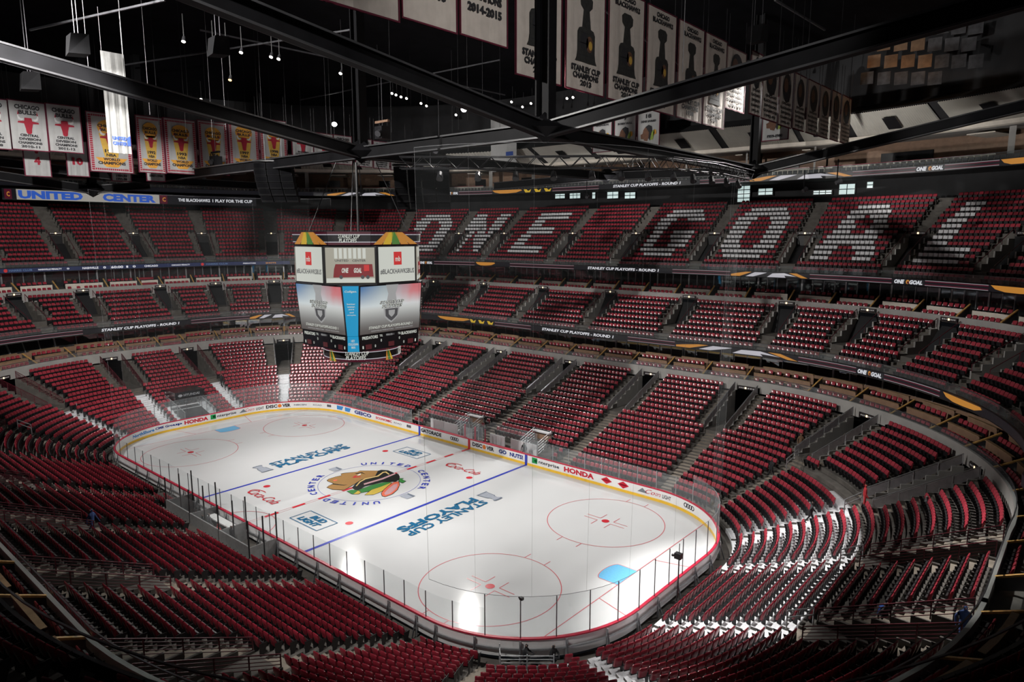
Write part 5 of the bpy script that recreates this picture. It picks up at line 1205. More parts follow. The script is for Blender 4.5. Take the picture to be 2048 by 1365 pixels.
def bull(b, f, f2, w_, cy, s):
    shape(b, [(x * s, cy + y * s) for x, y in BULL], f, I_RED)
    for sg in (-1, 1): shape(b, [(sg * x * s, cy + y * s) for x, y in ((.18, .3), (.34, .32), (.42, .42), (.40, .62), (.48, .42), (.44, .26), (.3, .2))], f, I_WHT)
    for sg in (-1, 1): shape(b, [(sg * x * s, cy + y * s) for x, y in ((.39, .5), (.42, .72), (.47, .5))], f2, I_RED)
def bulls(txt):
    def d(put, w_, h):
        put('bull_print', lambda b, f, f2, f3: bull(b, f, f2, w_, .52 * h, .62 * w_))
        lines(put, w_, [('CHICAGO', .885 * h, .7, .095 * h), ('BULLS', .775 * h, .5, .09 * h)] + [(t, (.30 - .078 * i) * h, min(.75, .075 * len(t)), .055 * h) for i, t in enumerate(txt)])
    return d
def worldb(year):
    def d(put, w_, h):
        def tr(b, f, f2, f3):
            shape(b, ellipse(0, .76 * h, .29 * w_, .14 * h, 24), f, I_OR); shape(b, [(-.26 * w_, .66 * h), (.26 * w_, .66 * h), (.16 * w_, .25 * h), (-.16 * w_, .25 * h)], f, I_GOLD); shape(b, [(-.38 * w_, .24 * h), (.38 * w_, .24 * h), (.14 * w_, .08 * h), (-.14 * w_, .08 * h)], f, I_OR)
        put('trophy_print', tr); put('bull_print', lambda b, f, f2, f3: bull(b, f2, f3, w_, .55 * h, .5 * w_))
        def bd(b, f, f2, f3):
            t = .07 * w_
            for a, b0, e, g in ((-.48 * w_, -.48 * w_ + t, .02 * h, .98 * h), (.48 * w_ - t, .48 * w_, .02 * h, .98 * h)):
                n = 26
                for q in range(n): b.poly([f(a, e + (g - e) * q / n), f(b0, e + (g - e) * q / n), f(b0, e + (g - e) * (q + .72) / n), f(a, e + (g - e) * (q + .72) / n)], I_RED)
            for e in (.025 * h, .945 * h):
                n = 16
                for q in range(n): b.poly([f(-.4 * w_ + .8 * w_ * q / n, e), f(-.4 * w_ + .8 * w_ * (q + .72) / n, e), f(-.4 * w_ + .8 * w_ * (q + .72) / n, e + .03 * h), f(-.4 * w_ + .8 * w_ * q / n, e + .03 * h)], I_RED)
        put('border_print', bd)
        lines(put, w_, [('CHICAGO', .79 * h, .55, .055 * h), ('BULLS', .72 * h, .42, .05 * h), (year, .36 * h, .3, .06 * h), ('NBA', .29 * h, .24, .05 * h), ('WORLD', .215 * h, .4, .05 * h), ('CHAMPIONS', .15 * h, .66, .055 * h)])
    return d
def yspan(x, u0, u1, v): a = atX(u0, v, x); b = atX(u1, v, x); return (a[1] + b[1]) / 2, b[1] - a[1], (a[2] + b[2]) / 2
X1 = 19.3
for u0, u1, v, h, dr, lab in ((640, 796, 20, 6.0, confb(['CHICAGO', 'BLACKHAWKS', 'WESTERN', 'CONFERENCE', 'CHAMPIONS', '2009-2010']), 'leftmost hockey banner at the top edge, dated 2009-2010'),
                              (806, 912, 50, 6.0, confb(['CHICAGO', 'BLACKHAWKS', 'WESTERN', 'CONFERENCE', 'CHAMPIONS', '2012-13']), 'conference champions banner dated 2012-13 at the top edge'),
                              (922, 1013, 81, 6.0, confb(['CHICAGO', 'BLACKHAWKS', 'WESTERN', 'CONFERENCE', 'CHAMPIONS', '2014-2015']), 'conference champions banner dated 2014-2015')):
    c, w_, z = yspan(X1, u0, u1, v); banner('x', X1, c, w_, z, h, lab, dr, group='conference banners')
for u0, u1, v, yr in ((1031, 1122, 173, '2015'), (1130, 1207, 189, '2013'), (1214, 1284, 208, '2010'), (1290, 1347, 228, '1961'), (1352, 1402, 241, '1938'), (1405, 1447, 250, '1934')):
    c, w_, z = yspan(X1, u0, u1, v); banner('x', X1, c, w_ * .97, 32.45, 7.9, {'2015': 'tall trophy banner half hidden by the black post', '2013': 'tall trophy banner just right of the black post, marked 2013', '2010': 'second tall trophy banner right of the black post', '1961': 'third tall trophy banner right of the post, marked 1961', '1938': 'fourth tall trophy banner right of the post, marked 1938', '1934': 'last tall trophy banner of the row, marked 1934'}[yr], cupb(yr), group='trophy banners')
c, w_, z = yspan(X1, 1450, 1487, 220); banner('x', X1, c, w_, z, 5.6, 'dark emblem banner just left of the right post', headb(['CHICAGO', 'BLACKHAWKS', 'CENTRAL DIVISION', 'CHAMPIONS', '2012-13']))
nm2 = ['first', 'second', 'third', 'fourth', 'fifth', 'sixth', 'seventh', 'last']
for i, (u0, u1, v) in enumerate(((1498, 1519, 229), (1522, 1553, 240), (1556, 1581, 252), (1585, 1607, 259), (1611, 1633, 267), (1636, 1655, 274), (1659, 1676, 280), (1679, 1697, 286))):
    c, w_, z = yspan(26, u0, u1, v); banner('x', 26, c, w_, z, 4.7, '%s dark emblem banner of the row right of the right post' % nm2[i], headb(['CHICAGO', 'BLACKHAWKS', 'DIVISION', 'CHAMPIONS', '1992-93']), group='emblem banners right of the post')
for u0, u1, v, no, nm, yr, lab in ((1186, 1222, 305, '3', 'MAGNUSON', '', 'white number 3 banner with team head emblem'), (1229, 1270, 303, '9', 'BOBBY HULL', '', 'white number 9 banner with team head emblem'), (1275, 1317, 300, '18', 'DENIS SAVARD', '', 'white number 18 banner with team head emblem'), (1524, 1575, 282, '21', '', '1959-1980', 'white head emblem banner dated 1959-1980')):
    a = atY(u0, v, 43); b = atY(u1, v, 43); banner('y', 43, (a[0] + b[0]) / 2, b[0] - a[0], a[2], 4.6, lab, numb(no, nm, yr), B_WH, 'retired number banners')
a = atY(982, 344, 46); b = atY(1033, 344, 46); banner('y', 46, (a[0] + b[0]) / 2, b[0] - a[0], a[2], 8.6, 'plain tall white banner with a small blue square', lambda put, w_, h: put('square_print', lambda b_, f, f2, f3: shape(b_, [(.1 * w_, .26 * h), (.38 * w_, .26 * h), (.38 * w_, .33 * h), (.1 * w_, .33 * h)], f, I_BLUE)), B_WH, border=False)
def ucb(put, w_, h):
    lines(put, w_, [('UNITED', .13 * h, .6, .032 * h), ('CENTER', .085 * h, .6, .032 * h)], I_BLUE)
    put('square_print', lambda b, f, f2, f3: shape(b, [(.32 * w_, .07 * h), (.46 * w_, .07 * h), (.46 * w_, .16 * h), (.32 * w_, .14 * h)], f, I_BLUE))
a = atX(218, 305, -8); b = atX(263, 301, -8); banner('x', -8, (a[1] + b[1]) / 2, b[1] - a[1], a[2], 7.2, 'narrow glossy white arena banner glowing at the left', lambda put, w_, h: (ucb(put, w_ * 1.05, h * 1.15)), mat('banner_gloss', (.22, .22, .215), .5, vary=.1), border=False)
X3 = -30
for u0, u1, v, kind, t, lab in ((-48, 23, 296, 'd', ['CENTRAL', 'DIVISION', 'CHAMPIONS', '1997-98'], 'bull banner cut by the left edge of the picture'), (26, 97, 300, 'd', ['CENTRAL', 'DIVISION', 'CHAMPIONS', '2010-11'], 'complete bull head banner nearest the left edge'), (101, 166, 304, 'd', ['CENTRAL', 'DIVISION', 'CHAMPIONS', '2011-12'], 'bull head banner left of the first trophy bull banner'),
                              (183, 266, 344, 'w', '1991', 'gold trophy bull banner partly behind the glossy white banner'), (280, 331, 345, 'w', '1992', 'gold trophy bull banner just right of the glossy white banner'), (335, 396, 347, 'w', '1993', 'gold trophy bull banner left of the hanging projector'), (402, 458, 348, 'w', '1996', 'gold trophy bull banner behind the hanging projector'), (462, 519, 342, 'w', '1997', 'gold trophy bull banner left of the loudspeaker cluster'), (524, 575, 338, 'w', '1998', 'gold trophy bull banner behind the loudspeaker cluster'),
                              (586, 627, 322, 'd', ['EASTERN', 'CONFERENCE', 'CHAMPIONS', '1990-91'], 'small bull banner, first right of the loudspeaker cluster'), (629, 667, 325, 'd', ['EASTERN', 'CONFERENCE', 'CHAMPIONS', '1991-92'], 'small bull banner, second right of the loudspeaker cluster'), (669, 704, 328, 'd', ['EASTERN', 'CONFERENCE', 'CHAMPIONS', '1992-93'], 'small bull banner left of the centre post'), (712, 744, 333, 'd', ['EASTERN', 'CONFERENCE', 'CHAMPIONS', '1995-96'], 'small bull banner behind the centre post'), (748, 778, 337, 'd', ['EASTERN', 'CONFERENCE', 'CHAMPIONS', '1996-97'], 'small bull banner right of the centre post'), (782, 813, 341, 'd', ['EASTERN', 'CONFERENCE', 'CHAMPIONS', '1997-98'], 'last small bull banner, beside the hanging winch')):
    c, w_, z = yspan(X3, u0, u1, v); banner('x', X3, c, w_, z, 5.75 if kind == 'w' else (4.4 if v < 310 else 3.6), lab, worldb(t) if kind == 'w' else bulls(t), B_WH, 'bull banners')
for u0, u1, v, no in ((52, 102, 352, '4'), (137, 178, 352, '10')):
    c, w_, z = yspan(-36, u0, u1, v); banner('x', -36, c, w_, z, 3.6, 'white number %s bull banner hanging below the division banners' % no, (lambda n_: lambda put, ww, h: (put('bull_print', lambda b, f, f2, f3: bull(b, f, f2, ww, .78 * h, .55 * ww)), lines(put, ww, [(n_, .42 * h, .26 * len(n_), .22 * h)], I_RED)))(no), B_WH, 'retired bull numbers')
for u0, u1, v, l1 in ((225, 262, 362, ['MICHAEL', '1984-93', '1995-98']), (295, 330, 362, ['SCOTTIE', '1987-1998'])):
    c, w_, z = yspan(-36, u0, u1, v); banner('x', -36, c, w_, z, 3.0, 'small white banner below the trophy banners, ' + ('left one' if u0 < 280 else 'right one'), confb(l1, .3, .12), B_WH, 'retired bull numbers')

# ------------------------------------------------------------------ tunnel railings
def side_rail(root, c, side, d0, d1, zf, h, style, T):
    """one sloping rail along a tunnel wall: posts, bars or panels"""
    s = adv(c, side * (T['inner'] + .08), T['d'](T['n'] * .6)); n = max(2, int((d1 - d0) / 1.5)); D = np.linspace(d0, d1, n + 1)
    m_ = M_SILVER if style == 'panel' else M_RAILRED
    for d in D:
        mb_ = MB(); mb_.bar(RP(s, d, zf(d)), RP(s, d, zf(d) + h), .05, .05, m_); o = mb_.obj('post', root); bake_local(o, root)
    for q in ((.98,) if style != 'bars' else (.2, .4, .6, .8, .98)):
        mb_ = MB(); mb_.bar(RP(s, d0, zf(d0) + h * q), RP(s, d1, zf(d1) + h * q), .045 if q > .9 else .03, .045 if q > .9 else .03, m_); o = mb_.obj('bar', root); bake_local(o, root)
    if style == 'panel':
        for a, b in zip(D[:-1], D[1:]):
            mb_ = MB(); e = .06; mb_.hexa([RP(s, a + e, zf(a) + .1), RP(s + .03, a + e, zf(a) + .1), RP(s + .03, b - e, zf(b) + .1), RP(s, b - e, zf(b) + .1), RP(s, a + e, zf(a) + h * .9), RP(s + .03, a + e, zf(a) + h * .9), RP(s + .03, b - e, zf(b) + h * .9), RP(s, b - e, zf(b) + h * .9)], mat('rail_panel', (.42, .40, .42), .4, metal=.3)); o = mb_.obj('panel', root); bake_local(o, root)
def zlin(T): return lambda d: T['z']((d - T['d'](0)) / T['t'])
def tunnel_where(x, y, tier):
    side = 'far side' if y > 14 else ('left side' if y < -14 else ('near end' if x > 0 else 'far end'))
    return side
cnt = {}
M_SIGN = mat('sign_black', (.02, .012, .014), .5); L_EXIT = mat('sign_lamp', (.8, .7, .5), .4, vary=0, emit=(1, .72, .4), es=2.0)
ordn = ['first', 'second', 'third', 'fourth', 'fifth', 'sixth', 'seventh', 'eighth', 'ninth', 'tenth', 'eleventh', 'twelfth', 'thirteenth', 'fourteenth', 'fifteenth', 'sixteenth', 'seventeenth', 'eighteenth', 'nineteenth', 'twentieth', 'twenty-first', 'twenty-second', 'twenty-third', 'twenty-fourth']
for T, nm, tn in ((LOW, 'lower bowl', 1), (T2, 'middle tier', 2), (T3, 'upper tier', 3)):
    ok = []
    for c in T['c']:
        p = RP(c, T['d'](T['kv'] + 1), T['z'](T['kv'] + 2))
        if vis(p, 40): ok.append((project(p)[0], c))
    ok.sort()
    for i, (u_, c) in enumerate(ok):
        x, y, _ = RP(c, T['d'](T['kv'])); zf = zlin(T); d0 = T['d'](T['kv']) - .5; d1 = T['d'](T['kv2']) + (.25 if tn < 3 else .3)
        lab = '%s tunnel railing of the %s counted from the left' % (ordn[i], nm)
        root = empty('tunnel_railing', RP(c, d0, T['z'](T['kv'])), lab, 'railing', nm + ' tunnel railings')
        style = 'panel' if (tn == 1 and y > 14) else ('bars' if tn == 1 else 'plain')
        for sd in (-1, 1): side_rail(root, c, sd, d0, d1, lambda d: zf(d) + .1, .85, style, T)
        if tn == 1 and not (y > 14):
            pass
        # lit section sign over the mouth
        zs = {1: T['z'](18) + .35, 2: 14.75, 3: T['z'](8) - .1}[tn]; ds = {1: 18.7, 2: 26.24, 3: T['d'](8) - .6}[tn]
        r2 = empty('section_sign', RP(c, ds, zs), '%s section sign of the %s counted from the left' % (ordn[i], nm), 'sign', nm + ' section signs'); k_ = 1 / local_scale(c, ds)
        mb = MB(); sweep(mb, rect(ds - .1, ds, zs, zs + .32), (c - .85 * k_, c + .85 * k_), M_SIGN); o = mb.obj('sign_box', r2); bake_local(o, r2)
        mb = MB(); mb.poly([RP(c + a * k_, ds - .115, zs + b) for a, b in ((.1, .07), (-.1, .07), (-.1, .25), (.1, .25))], L_EXIT); o = mb.obj('sign_lamp', r2); bake_local(o, r2)
        mb = MB()
        for sg in (-1, 1):
            for q in range(3): mb.poly([RP(c + sg * (.25 + .18 * q) * k_ + a * k_, ds - .115, zs + b) for a, b in ((.06, .1), (-.06, .1), (-.06, .22), (.06, .22))], I_WHT)
        o = mb.obj('sign_print', r2); bake_local(o, r2)
        if tn == 3:      # black sheet painted in as the shade of each upper tunnel mouth
            d_ = T['d'](8) - .56; mb = MB(); zb = T['z'](2); sweep(mb, [(d_, zb), (d_, T['z'](8) - .25)], (c - .98 * k_, c + .98 * k_), M_BLACK, False); mb.obj('tunnel_mouth_shade', OB['floor_upper_terrace'])
# ------------------------------------------------------------------ team benches, penalty boxes, gates
def add(mb_, name, root): o = mb_.obj(name, root); bake_local(o, root); return o
M_BENCHRED = mat('bench_red', (.40, .02, .04), .35); M_PANEL = mat('bench_panel', (.66, .66, .68), .4, vary=.04)
for x0, x1, lab in ((-8.0, -1.4, 'players bench with white panels left of the centre line'), (1.2, 7.6, 'players bench with white panels right of the centre line')):
    r = empty('players_bench', ((x0 + x1) / 2, 14, .1), lab, 'bench')
    mb = MB(); mb.box(x0, x1, 13.15, 14.9, -.1, .12, M_CONC); add(mb, 'floor_slab', r)
    n = 3; w_ = (x1 - x0) / n
    for i in range(n):
        if x0 < 0 and i == 2: xa, xb = x0 + w_ * i + .9, x0 + w_ * (i + 1)
        elif x0 > 0 and i == 1: xa, xb = x0 + w_ * i + .8, x0 + w_ * (i + 1)
        else: xa, xb = x0 + w_ * i + .03, x0 + w_ * (i + 1) - .03
        mb = MB(); mb.box(xa, xb, 14.82, 14.9, .12, 1.5, M_PANEL); o = add(mb, 'back_panel', r)
        mb = MB(); mb.box(xa, xb, 14.80, 14.83, .84, .88, M_CAP); add(mb, 'panel_stripe', o)
        mb = MB()
        for q in range(3):
            c = xa + (xb - xa) * (q + .5) / 3; mb.poly([(p[0], 14.80, p[1]) for p in ellipse(c - .25, 1.22, .12, .14, 12)], A_GREY); mb.poly([(c, 14.80, 1.17), (c + .4, 14.80, 1.17), (c + .4, 14.80, 1.27), (c, 14.80, 1.27)], A_GREY)
        add(mb, 'panel_print', o)
    mb = MB(); mb.box(x0 + .1, x1 - .5, 14.15, 14.55, .5, .58, M_BENCHRED); o = add(mb, 'seat_plank', r)
    for i in range(4): xx = x0 + .4 + (x1 - x0 - 1.3) * i / 3; mb = MB(); mb.box(xx - .05, xx + .05, 14.2, 14.5, .12, .5, M_GREYSTEEL); add(mb, 'leg', r)
    mb = MB(); mb.box(x0, x1, 13.15, 13.4, .95, 1.02, M_BENCHRED); add(mb, 'shelf', r)
    for xx in (x0, x1):
        mb = MB(); mb.box(xx - .01, xx + .01, 13.1, 14.85, 1.1, 2.6, M_GLASS); add(mb, 'side_glass', r)
        mb = MB(); mb.box(xx - .03, xx + .03, 13.05, 13.12, .1, 2.65, M_SILVER); add(mb, 'side_post', r)
    mb = MB(); mb.box(x0, x1, 14.86, 14.875, 1.5, 2.7, M_GLASS); add(mb, 'back_glass', r)
for x, lab in ((-3.1, 'silver stair gate with a pale top behind the left bench'), (6.4, 'silver stair gate with a pale top behind the right bench')):
    r = empty('stair_gate', (x, 16.2, .9), lab, 'railing')
    mb = MB(); mb.box(x - 1.0, x + 1.0, 17.3, 17.42, 1.3, 2.1, M_BROWN); add(mb, 'back_board', r)
    mb = MB(); mb.box(x - 1.1, x + 1.1, 16.9, 17.45, 2.1, 2.2, M_PANEL); add(mb, 'top_board', r)
    for sx in (-1.1, 1.1):
        for q in range(5): z = .45 + .3 * q; mb = MB(); mb.bar((x + sx, 15.0, z), (x + sx, 17.3, z + .75), .04, .04, M_SILVER); add(mb, 'bar', r)
        for y_ in (15.0, 16.1, 17.3): mb = MB(); mb.bar((x + sx, y_, .2 + (y_ - 15) * .33), (x + sx, y_, 1.7 + (y_ - 15) * .33), .05, .05, M_SILVER); add(mb, 'post', r)
r = empty('scorers_divider', (0, 13.4, .1), 'red framed glass divider standing at the centre line', 'partition')
for x, y_ in ((-.75, 13.1), (.75, 13.1), (-.75, 14.6), (.75, 14.6)): mb = MB(); mb.box(x - .06, x + .06, y_ - .06, y_ + .06, .1, 2.5 if y_ < 14 else 1.9, M_CAP); add(mb, 'red_post', r)
for a, b in (((-.75, 13.1), (-.75, 14.6)), ((.75, 13.1), (.75, 14.6)), ((-.75, 14.6), (.75, 14.6))): mb = MB(); mb.hexa([(a[0], a[1], .9), (a[0] + .02, a[1] + .02, .9), (b[0] + .02, b[1] + .02, .9), (b[0], b[1], .9), (a[0], a[1], 2.4), (a[0] + .02, a[1] + .02, 2.4), (b[0] + .02, b[1] + .02, 2.4), (b[0], b[1], 2.4)], M_GLASS); add(mb, 'glass', r)
# penalty boxes on the near left side
r = empty('penalty_box', (0, -14, 0), 'grey walled penalty boxes with tall dark posts on the left boards', 'booth')
for x0, x1 in ((-6.5, -2.4), (-2.3, 2.2), (2.3, 6.5)):
    mb = MB(); mb.box(x0, x1, -15.25, -15.15, -.3, 1.25, mat('booth_grey', (.22, .22, .22), .5)); add(mb, 'back_panel', r); mb = MB(); mb.box(x0, x1, -15.21, -15.2, 1.25, 2.4, M_GLASS); add(mb, 'back_glass', r)
    mb = MB(); mb.box(x0 + .3, x1 - .3, -14.9, -14.5, .35, .43, M_PLASTIC); add(mb, 'seat_plank', r); mb = MB(); mb.box(x0, x1, -15.1, -13.15, -.32, -.2, M_CONC); add(mb, 'floor_slab', r)
for x in (-6.5, -2.35, 2.25, 6.5):
    mb = MB(); mb.box(x - .03, x + .03, -15.2, -13.1, -.3, 1.15, mat('booth_grey', (.22, .22, .22), .5)); add(mb, 'side_panel', r)
    for y_ in (-15.2, -14.1, -13.1): mb = MB(); mb.box(x - .04, x + .04, y_ - .04, y_ + .04, -.3, 3.1, M_BLACK); add(mb, 'post', r)
mb = MB(); mb.box(-1.9, 1.8, -14.1, -13.5, .7, .8, M_BOARD); add(mb, 'scorers_table', r)
# player tunnel at the far end
r = empty('players_tunnel', (-34, -.8, 0), 'players tunnel with black canopy sign at the far end', 'tunnel')
mb = MB(); mb.box(-36.4, -33.6, -2.6, .9, 2.75, 3.6, M_BLACKGLASS); o = add(mb, 'canopy', r)
mb = MB(); lettering(mb, 'HYUNDAI', .2, 0, 1.9, .3, lambda u, v: (-33.58, -.85 + u, 3.18 + v), mat('sign_grey', (.30, .31, .33), .5), .03); mb.poly([(-33.58, -.85 + p[0], 3.18 + p[1]) for p in ellipse(-1.15, 0, .28, .16, 14)], mat('sign_grey', (.30, .31, .33), .5)); add(mb, 'lettering', r)
for y_ in (-2.6, .9):
    mb = MB(); mb.hexa([(-36.4, y_ - .03, .2), (-31.2, y_ - .03, .2), (-31.2, y_ + .03, .2), (-36.4, y_ + .03, .2), (-36.4, y_ - .03, 2.9), (-31.2, y_ - .03, 1.6), (-31.2, y_ + .03, 1.6), (-36.4, y_ + .03, 2.9)], M_GLASS); add(mb, 'side_glass', r)
    mb = MB(); mb.bar((-36.4, y_, 2.95), (-31.2, y_, 1.65), .07, .07, M_SILVER); add(mb, 'hand_rail', r)
    for x in (-35, -33.2, -31.3): mb = MB(); mb.bar((x, y_, 0), (x, y_, 2.95 - (x + 36.4) * .25), .06, .06, M_SILVER); add(mb, 'post', r)
mb = MB(); mb.hexa([(-37.5, -2.5, 0), (-31.2, -2.5, 0), (-31.2, .8, 0), (-37.5, .8, 0), (-37.5, -2.5, 2.1), (-31.2, -2.5, .35), (-31.2, .8, .35), (-37.5, .8, 2.1)], M_DARKW); add(mb, 'ramp_dark_fill', r)  # dark sloped block fills the opening, standing in for its shade
mb = MB(); mb.box(-37.6, -37.4, -2.6, .9, 1.8, 3.4, M_BLACK); add(mb, 'back_dark_panel', r)  # solid black panel painted as the dark of the opening behind
# end-zone gate and photographers' rail behind the near goal
r = empty('pit_rail', (29.5, -10.5, 0), 'silver barrier with horizontal bars behind the near goal', 'railing')
P0, P1, P2 = [Vector((21.95 + k_ * math.cos(a_), -4.42 + k_ * math.sin(a_), -.1)) for k_, a_ in ((9.0, -1.02), (9.9, -1.0), (9.9, -.72))]
for a, b in ((P0, P1), (P1, P2)):
    for q in range(5): mb = MB(); mb.bar(a + Vector((0, 0, .15 + q * .2)), b + Vector((0, 0, .15 + q * .2)), .035, .035, M_SILVER); add(mb, 'bar', r)
for p in (P0, P1, P1.lerp(P2, .5), P2): mb = MB(); mb.bar(p, p + Vector((0, 0, 1.05)), .05, .05, M_SILVER); add(mb, 'post', r)
# loose hand rails at the head of the near aisles
for i, (u0, v0, u1, v1, z, lab) in enumerate(((1574, 918, 1598, 898, 4.2, 'short bent hand rail by the camera crew'), (1690, 1000, 1725, 985, 5, 'short hand rail by the person in red'), (1682, 1100, 1727, 1090, 4.6, 'white hand rail above the bright steps'), (1575, 1222, 1628, 1217, 4.3, 'white hand rail at the foot of the bright steps'), (137, 800, 153, 808, 3.6, 'upper hand rail at the far left aisle'), (34, 840, 62, 850, 4.4, 'lower hand rail at the far left aisle'))):
    a, b = Vector(atZ(u0, v0, z)), Vector(atZ(u1, v1, z)); r = empty('hand_rail', a - Vector((0, 0, .9)), lab, 'railing')
    for z_ in (0, -.35): mb = MB(); mb.tube(a + Vector((0, 0, z_)), b + Vector((0, 0, z_)), .035, M_SILVER, 6); add(mb, 'bar', r)
    for p in (a, b): mb = MB(); mb.tube(p, p - Vector((0, 0, .95)), .035, M_SILVER, 6); add(mb, 'post', r)
# remote camera pole on the near end glass and two small pods
r = empty('glass_camera', atZ(1358, 1120, 3.3), 'small black robotic camera clamped to the near end glass', 'camera'); p = Vector(r.location)
mb = MB(); mb.tube(p + Vector((0, 0, -2.4)), p + Vector((0, 0, .1)), .04, M_BLACK, 6); add(mb, 'pole', r); mb = MB(); mb.box(p.x - .25, p.x + .15, p.y - .15, p.y + .15, p.z + .05, p.z + .4, M_BLACK); o = add(mb, 'body', r)
mb = MB(); mb.tube(p + Vector((-.25, 0, .2)), p + Vector((-.45, 0, .15)), .09, M_BLACK, 8); add(mb, 'lens', r); mb = MB(); mb.tube(p + Vector((0, 0, .4)), p + Vector((0, 0, 1.0)), .025, M_BLACK, 5); add(mb, 'antenna', r)
for u, v, lab in ((1043, 1198, 'tiny black camera pod on the top wire of the near glass'),):
    p = Vector(atZ(u, v, 3.5)); r = empty('camera_pod', p, lab, 'camera'); mb = MB(); mb.box(p.x - .1, p.x + .1, p.y - .08, p.y + .08, p.z - .07, p.z + .07, M_BLACK); add(mb, 'body', r); mb = MB(); mb.tube(p + Vector((-.1, 0, 0)), p + Vector((-.18, 0, 0)), .05, M_BLACKGLASS, 8); add(mb, 'lens', r)
# ------------------------------------------------------------------ people
M_SKIN = mat('skin', (.48, .28, .20), .55, vary=.05); M_HAIR = mat('dark_hair', (.02, .015, .012), .6); M_SHOE = mat('shoe', (.02, .02, .02), .5)
def cloth(name, c): return mat('cloth_' + name, c, .85, vary=.15, scale=9)
POSES = {}
def pose_mesh(pose):
    if pose in POSES: return POSES[pose]
    if pose == 'stand': J = dict(hL=(-.1, .03, .50), hR=(.1, -.05, .50), fL=(-.11, .05, .08), fR=(.12, -.08, .08), eL=(-.27, .03, 1.13), eR=(.27, -.03, 1.13), wL=(-.26, -.12, .9), wR=(.25, -.1, .88), lean=0.)
    if pose == 'walk': J = dict(hL=(-.1, -.18, .52), hR=(.1, .10, .52), fL=(-.1, -.30, .09), fR=(.1, .36, .14), eL=(-.28, .12, 1.13), eR=(.27, -.12, 1.13), wL=(-.26, .12, .88), wR=(.25, -.28, .95), lean=-.05)
    if pose == 'sit': J = dict(hL=(-.12, -.42, .50), hR=(.12, -.42, .50), fL=(-.12, -.44, .08), fR=(.13, -.46, .08), eL=(-.27, -.08, .80), eR=(.27, -.08, .80), wL=(-.15, -.32, .62), wR=(.15, -.32, .62), lean=.0)
    if pose == 'crouch': J = dict(hL=(-.14, -.28, .48), hR=(.14, -.25, .46), fL=(-.13, -.05, .08), fR=(.13, .0, .08), eL=(-.28, -.25, .72), eR=(.28, -.25, .72), wL=(-.1, -.45, .72), wR=(.1, -.45, .72), lean=-.12)
    dz = {'stand': 0, 'walk': 0, 'sit': -.42, 'crouch': -.46}[pose]; L = J['lean']
    V = [((0, L * .0, .92 + dz), .15), ((0, L * .4, 1.12 + dz), .145), ((0, L, 1.36 + dz), .15), ((0, L, 1.50 + dz), .06), ((0, L - .015, 1.60 + dz), .085), ((0, L - .01, 1.70 + dz), .095),
         ((-.17, L, 1.40 + dz), .075), (J['eL'], .052), (J['wL'], .04), ((.17, L, 1.40 + dz), .075), (J['eR'], .052), (J['wR'], .04),
         ((-.10, 0, .86 + dz), .10), (J['hL'], .07), (J['fL'], .05), ((.10, 0, .86 + dz), .10), (J['hR'], .07), (J['fR'], .05),
         ((J['fL'][0], J['fL'][1] - .14, .05), .04), ((J['fR'][0], J['fR'][1] - .14, .05), .04)]
    E_ = [(0, 1), (1, 2), (2, 3), (3, 4), (4, 5), (2, 6), (6, 7), (7, 8), (2, 9), (9, 10), (10, 11), (0, 12), (12, 13), (13, 14), (0, 15), (15, 16), (16, 17), (14, 18), (17, 19)]
    for w0, sg in ((8, -1), (11, 1)):           # palm and five fingers
        b = Vector(V[w0][0]); e = Vector(V[w0 - 1][0]); d = (b - e).normalized(); side = d.cross(Vector((0, 0, 1))).normalized() if abs(d.z) < .95 else Vector((0, 1, 0))
        V.append((tuple(b + d * .07), .034)); pm = len(V) - 1; E_.append((w0, pm))
        for q, (o_, ln) in enumerate(((-.03, .07), (-.01, .085), (.01, .08), (.03, .06))):
            V.append((tuple(b + d * (.09 + ln * .5) + side * o_), .010)); V.append((tuple(b + d * (.085 + ln) + side * o_ + Vector((0, -.02, -.01))), .008)); E_ += [(pm, len(V) - 2), (len(V) - 2, len(V) - 1)]
        V.append((tuple(b + d * .07 - side * sg * .05), .011)); E_.append((pm, len(V) - 1))
    me = bpy.data.meshes.new('p'); me.from_pydata([v[0] for v in V], E_, []); o = bpy.data.objects.new('p', me); C.objects.link(o)
    md_ = o.modifiers.new('s', 'SKIN'); o.modifiers.new('d', 'SUBSURF').levels = 1
    for sv, v in zip(me.skin_vertices[0].data, V): sv.radius = (v[1], v[1])
    me.skin_vertices[0].data[0].use_root = True
    dg = bpy.context.evaluated_depsgraph_get(); m2 = bpy.data.meshes.new_from_object(o.evaluated_get(dg)); bpy.data.objects.remove(o)
    head = Vector((0, L, 1.66 + dz)); m2.materials.clear(); idx = []
    wr = [Vector(J['wL']), Vector(J['wR'])]
    for f in m2.polygons:
        c = f.center
        if c.z > 1.49 + dz: k_ = 3 if (c.z > 1.70 + dz or c.y > L + .02) else 2
        elif min((c - w_).length for w_ in wr) < .17 and (abs(c.x) > .06): k_ = 2
        elif c.z < .12: k_ = 4
        elif c.z < .95 + dz or (pose in ('sit', 'crouch') and c.z < .50): k_ = 1
        else: k_ = 0
        idx.append(k_)
    m2.polygons.foreach_set('material_index', idx); m2.polygons.foreach_set('use_smooth', [True] * len(idx))
    POSES[pose] = (m2, head); return POSES[pose]
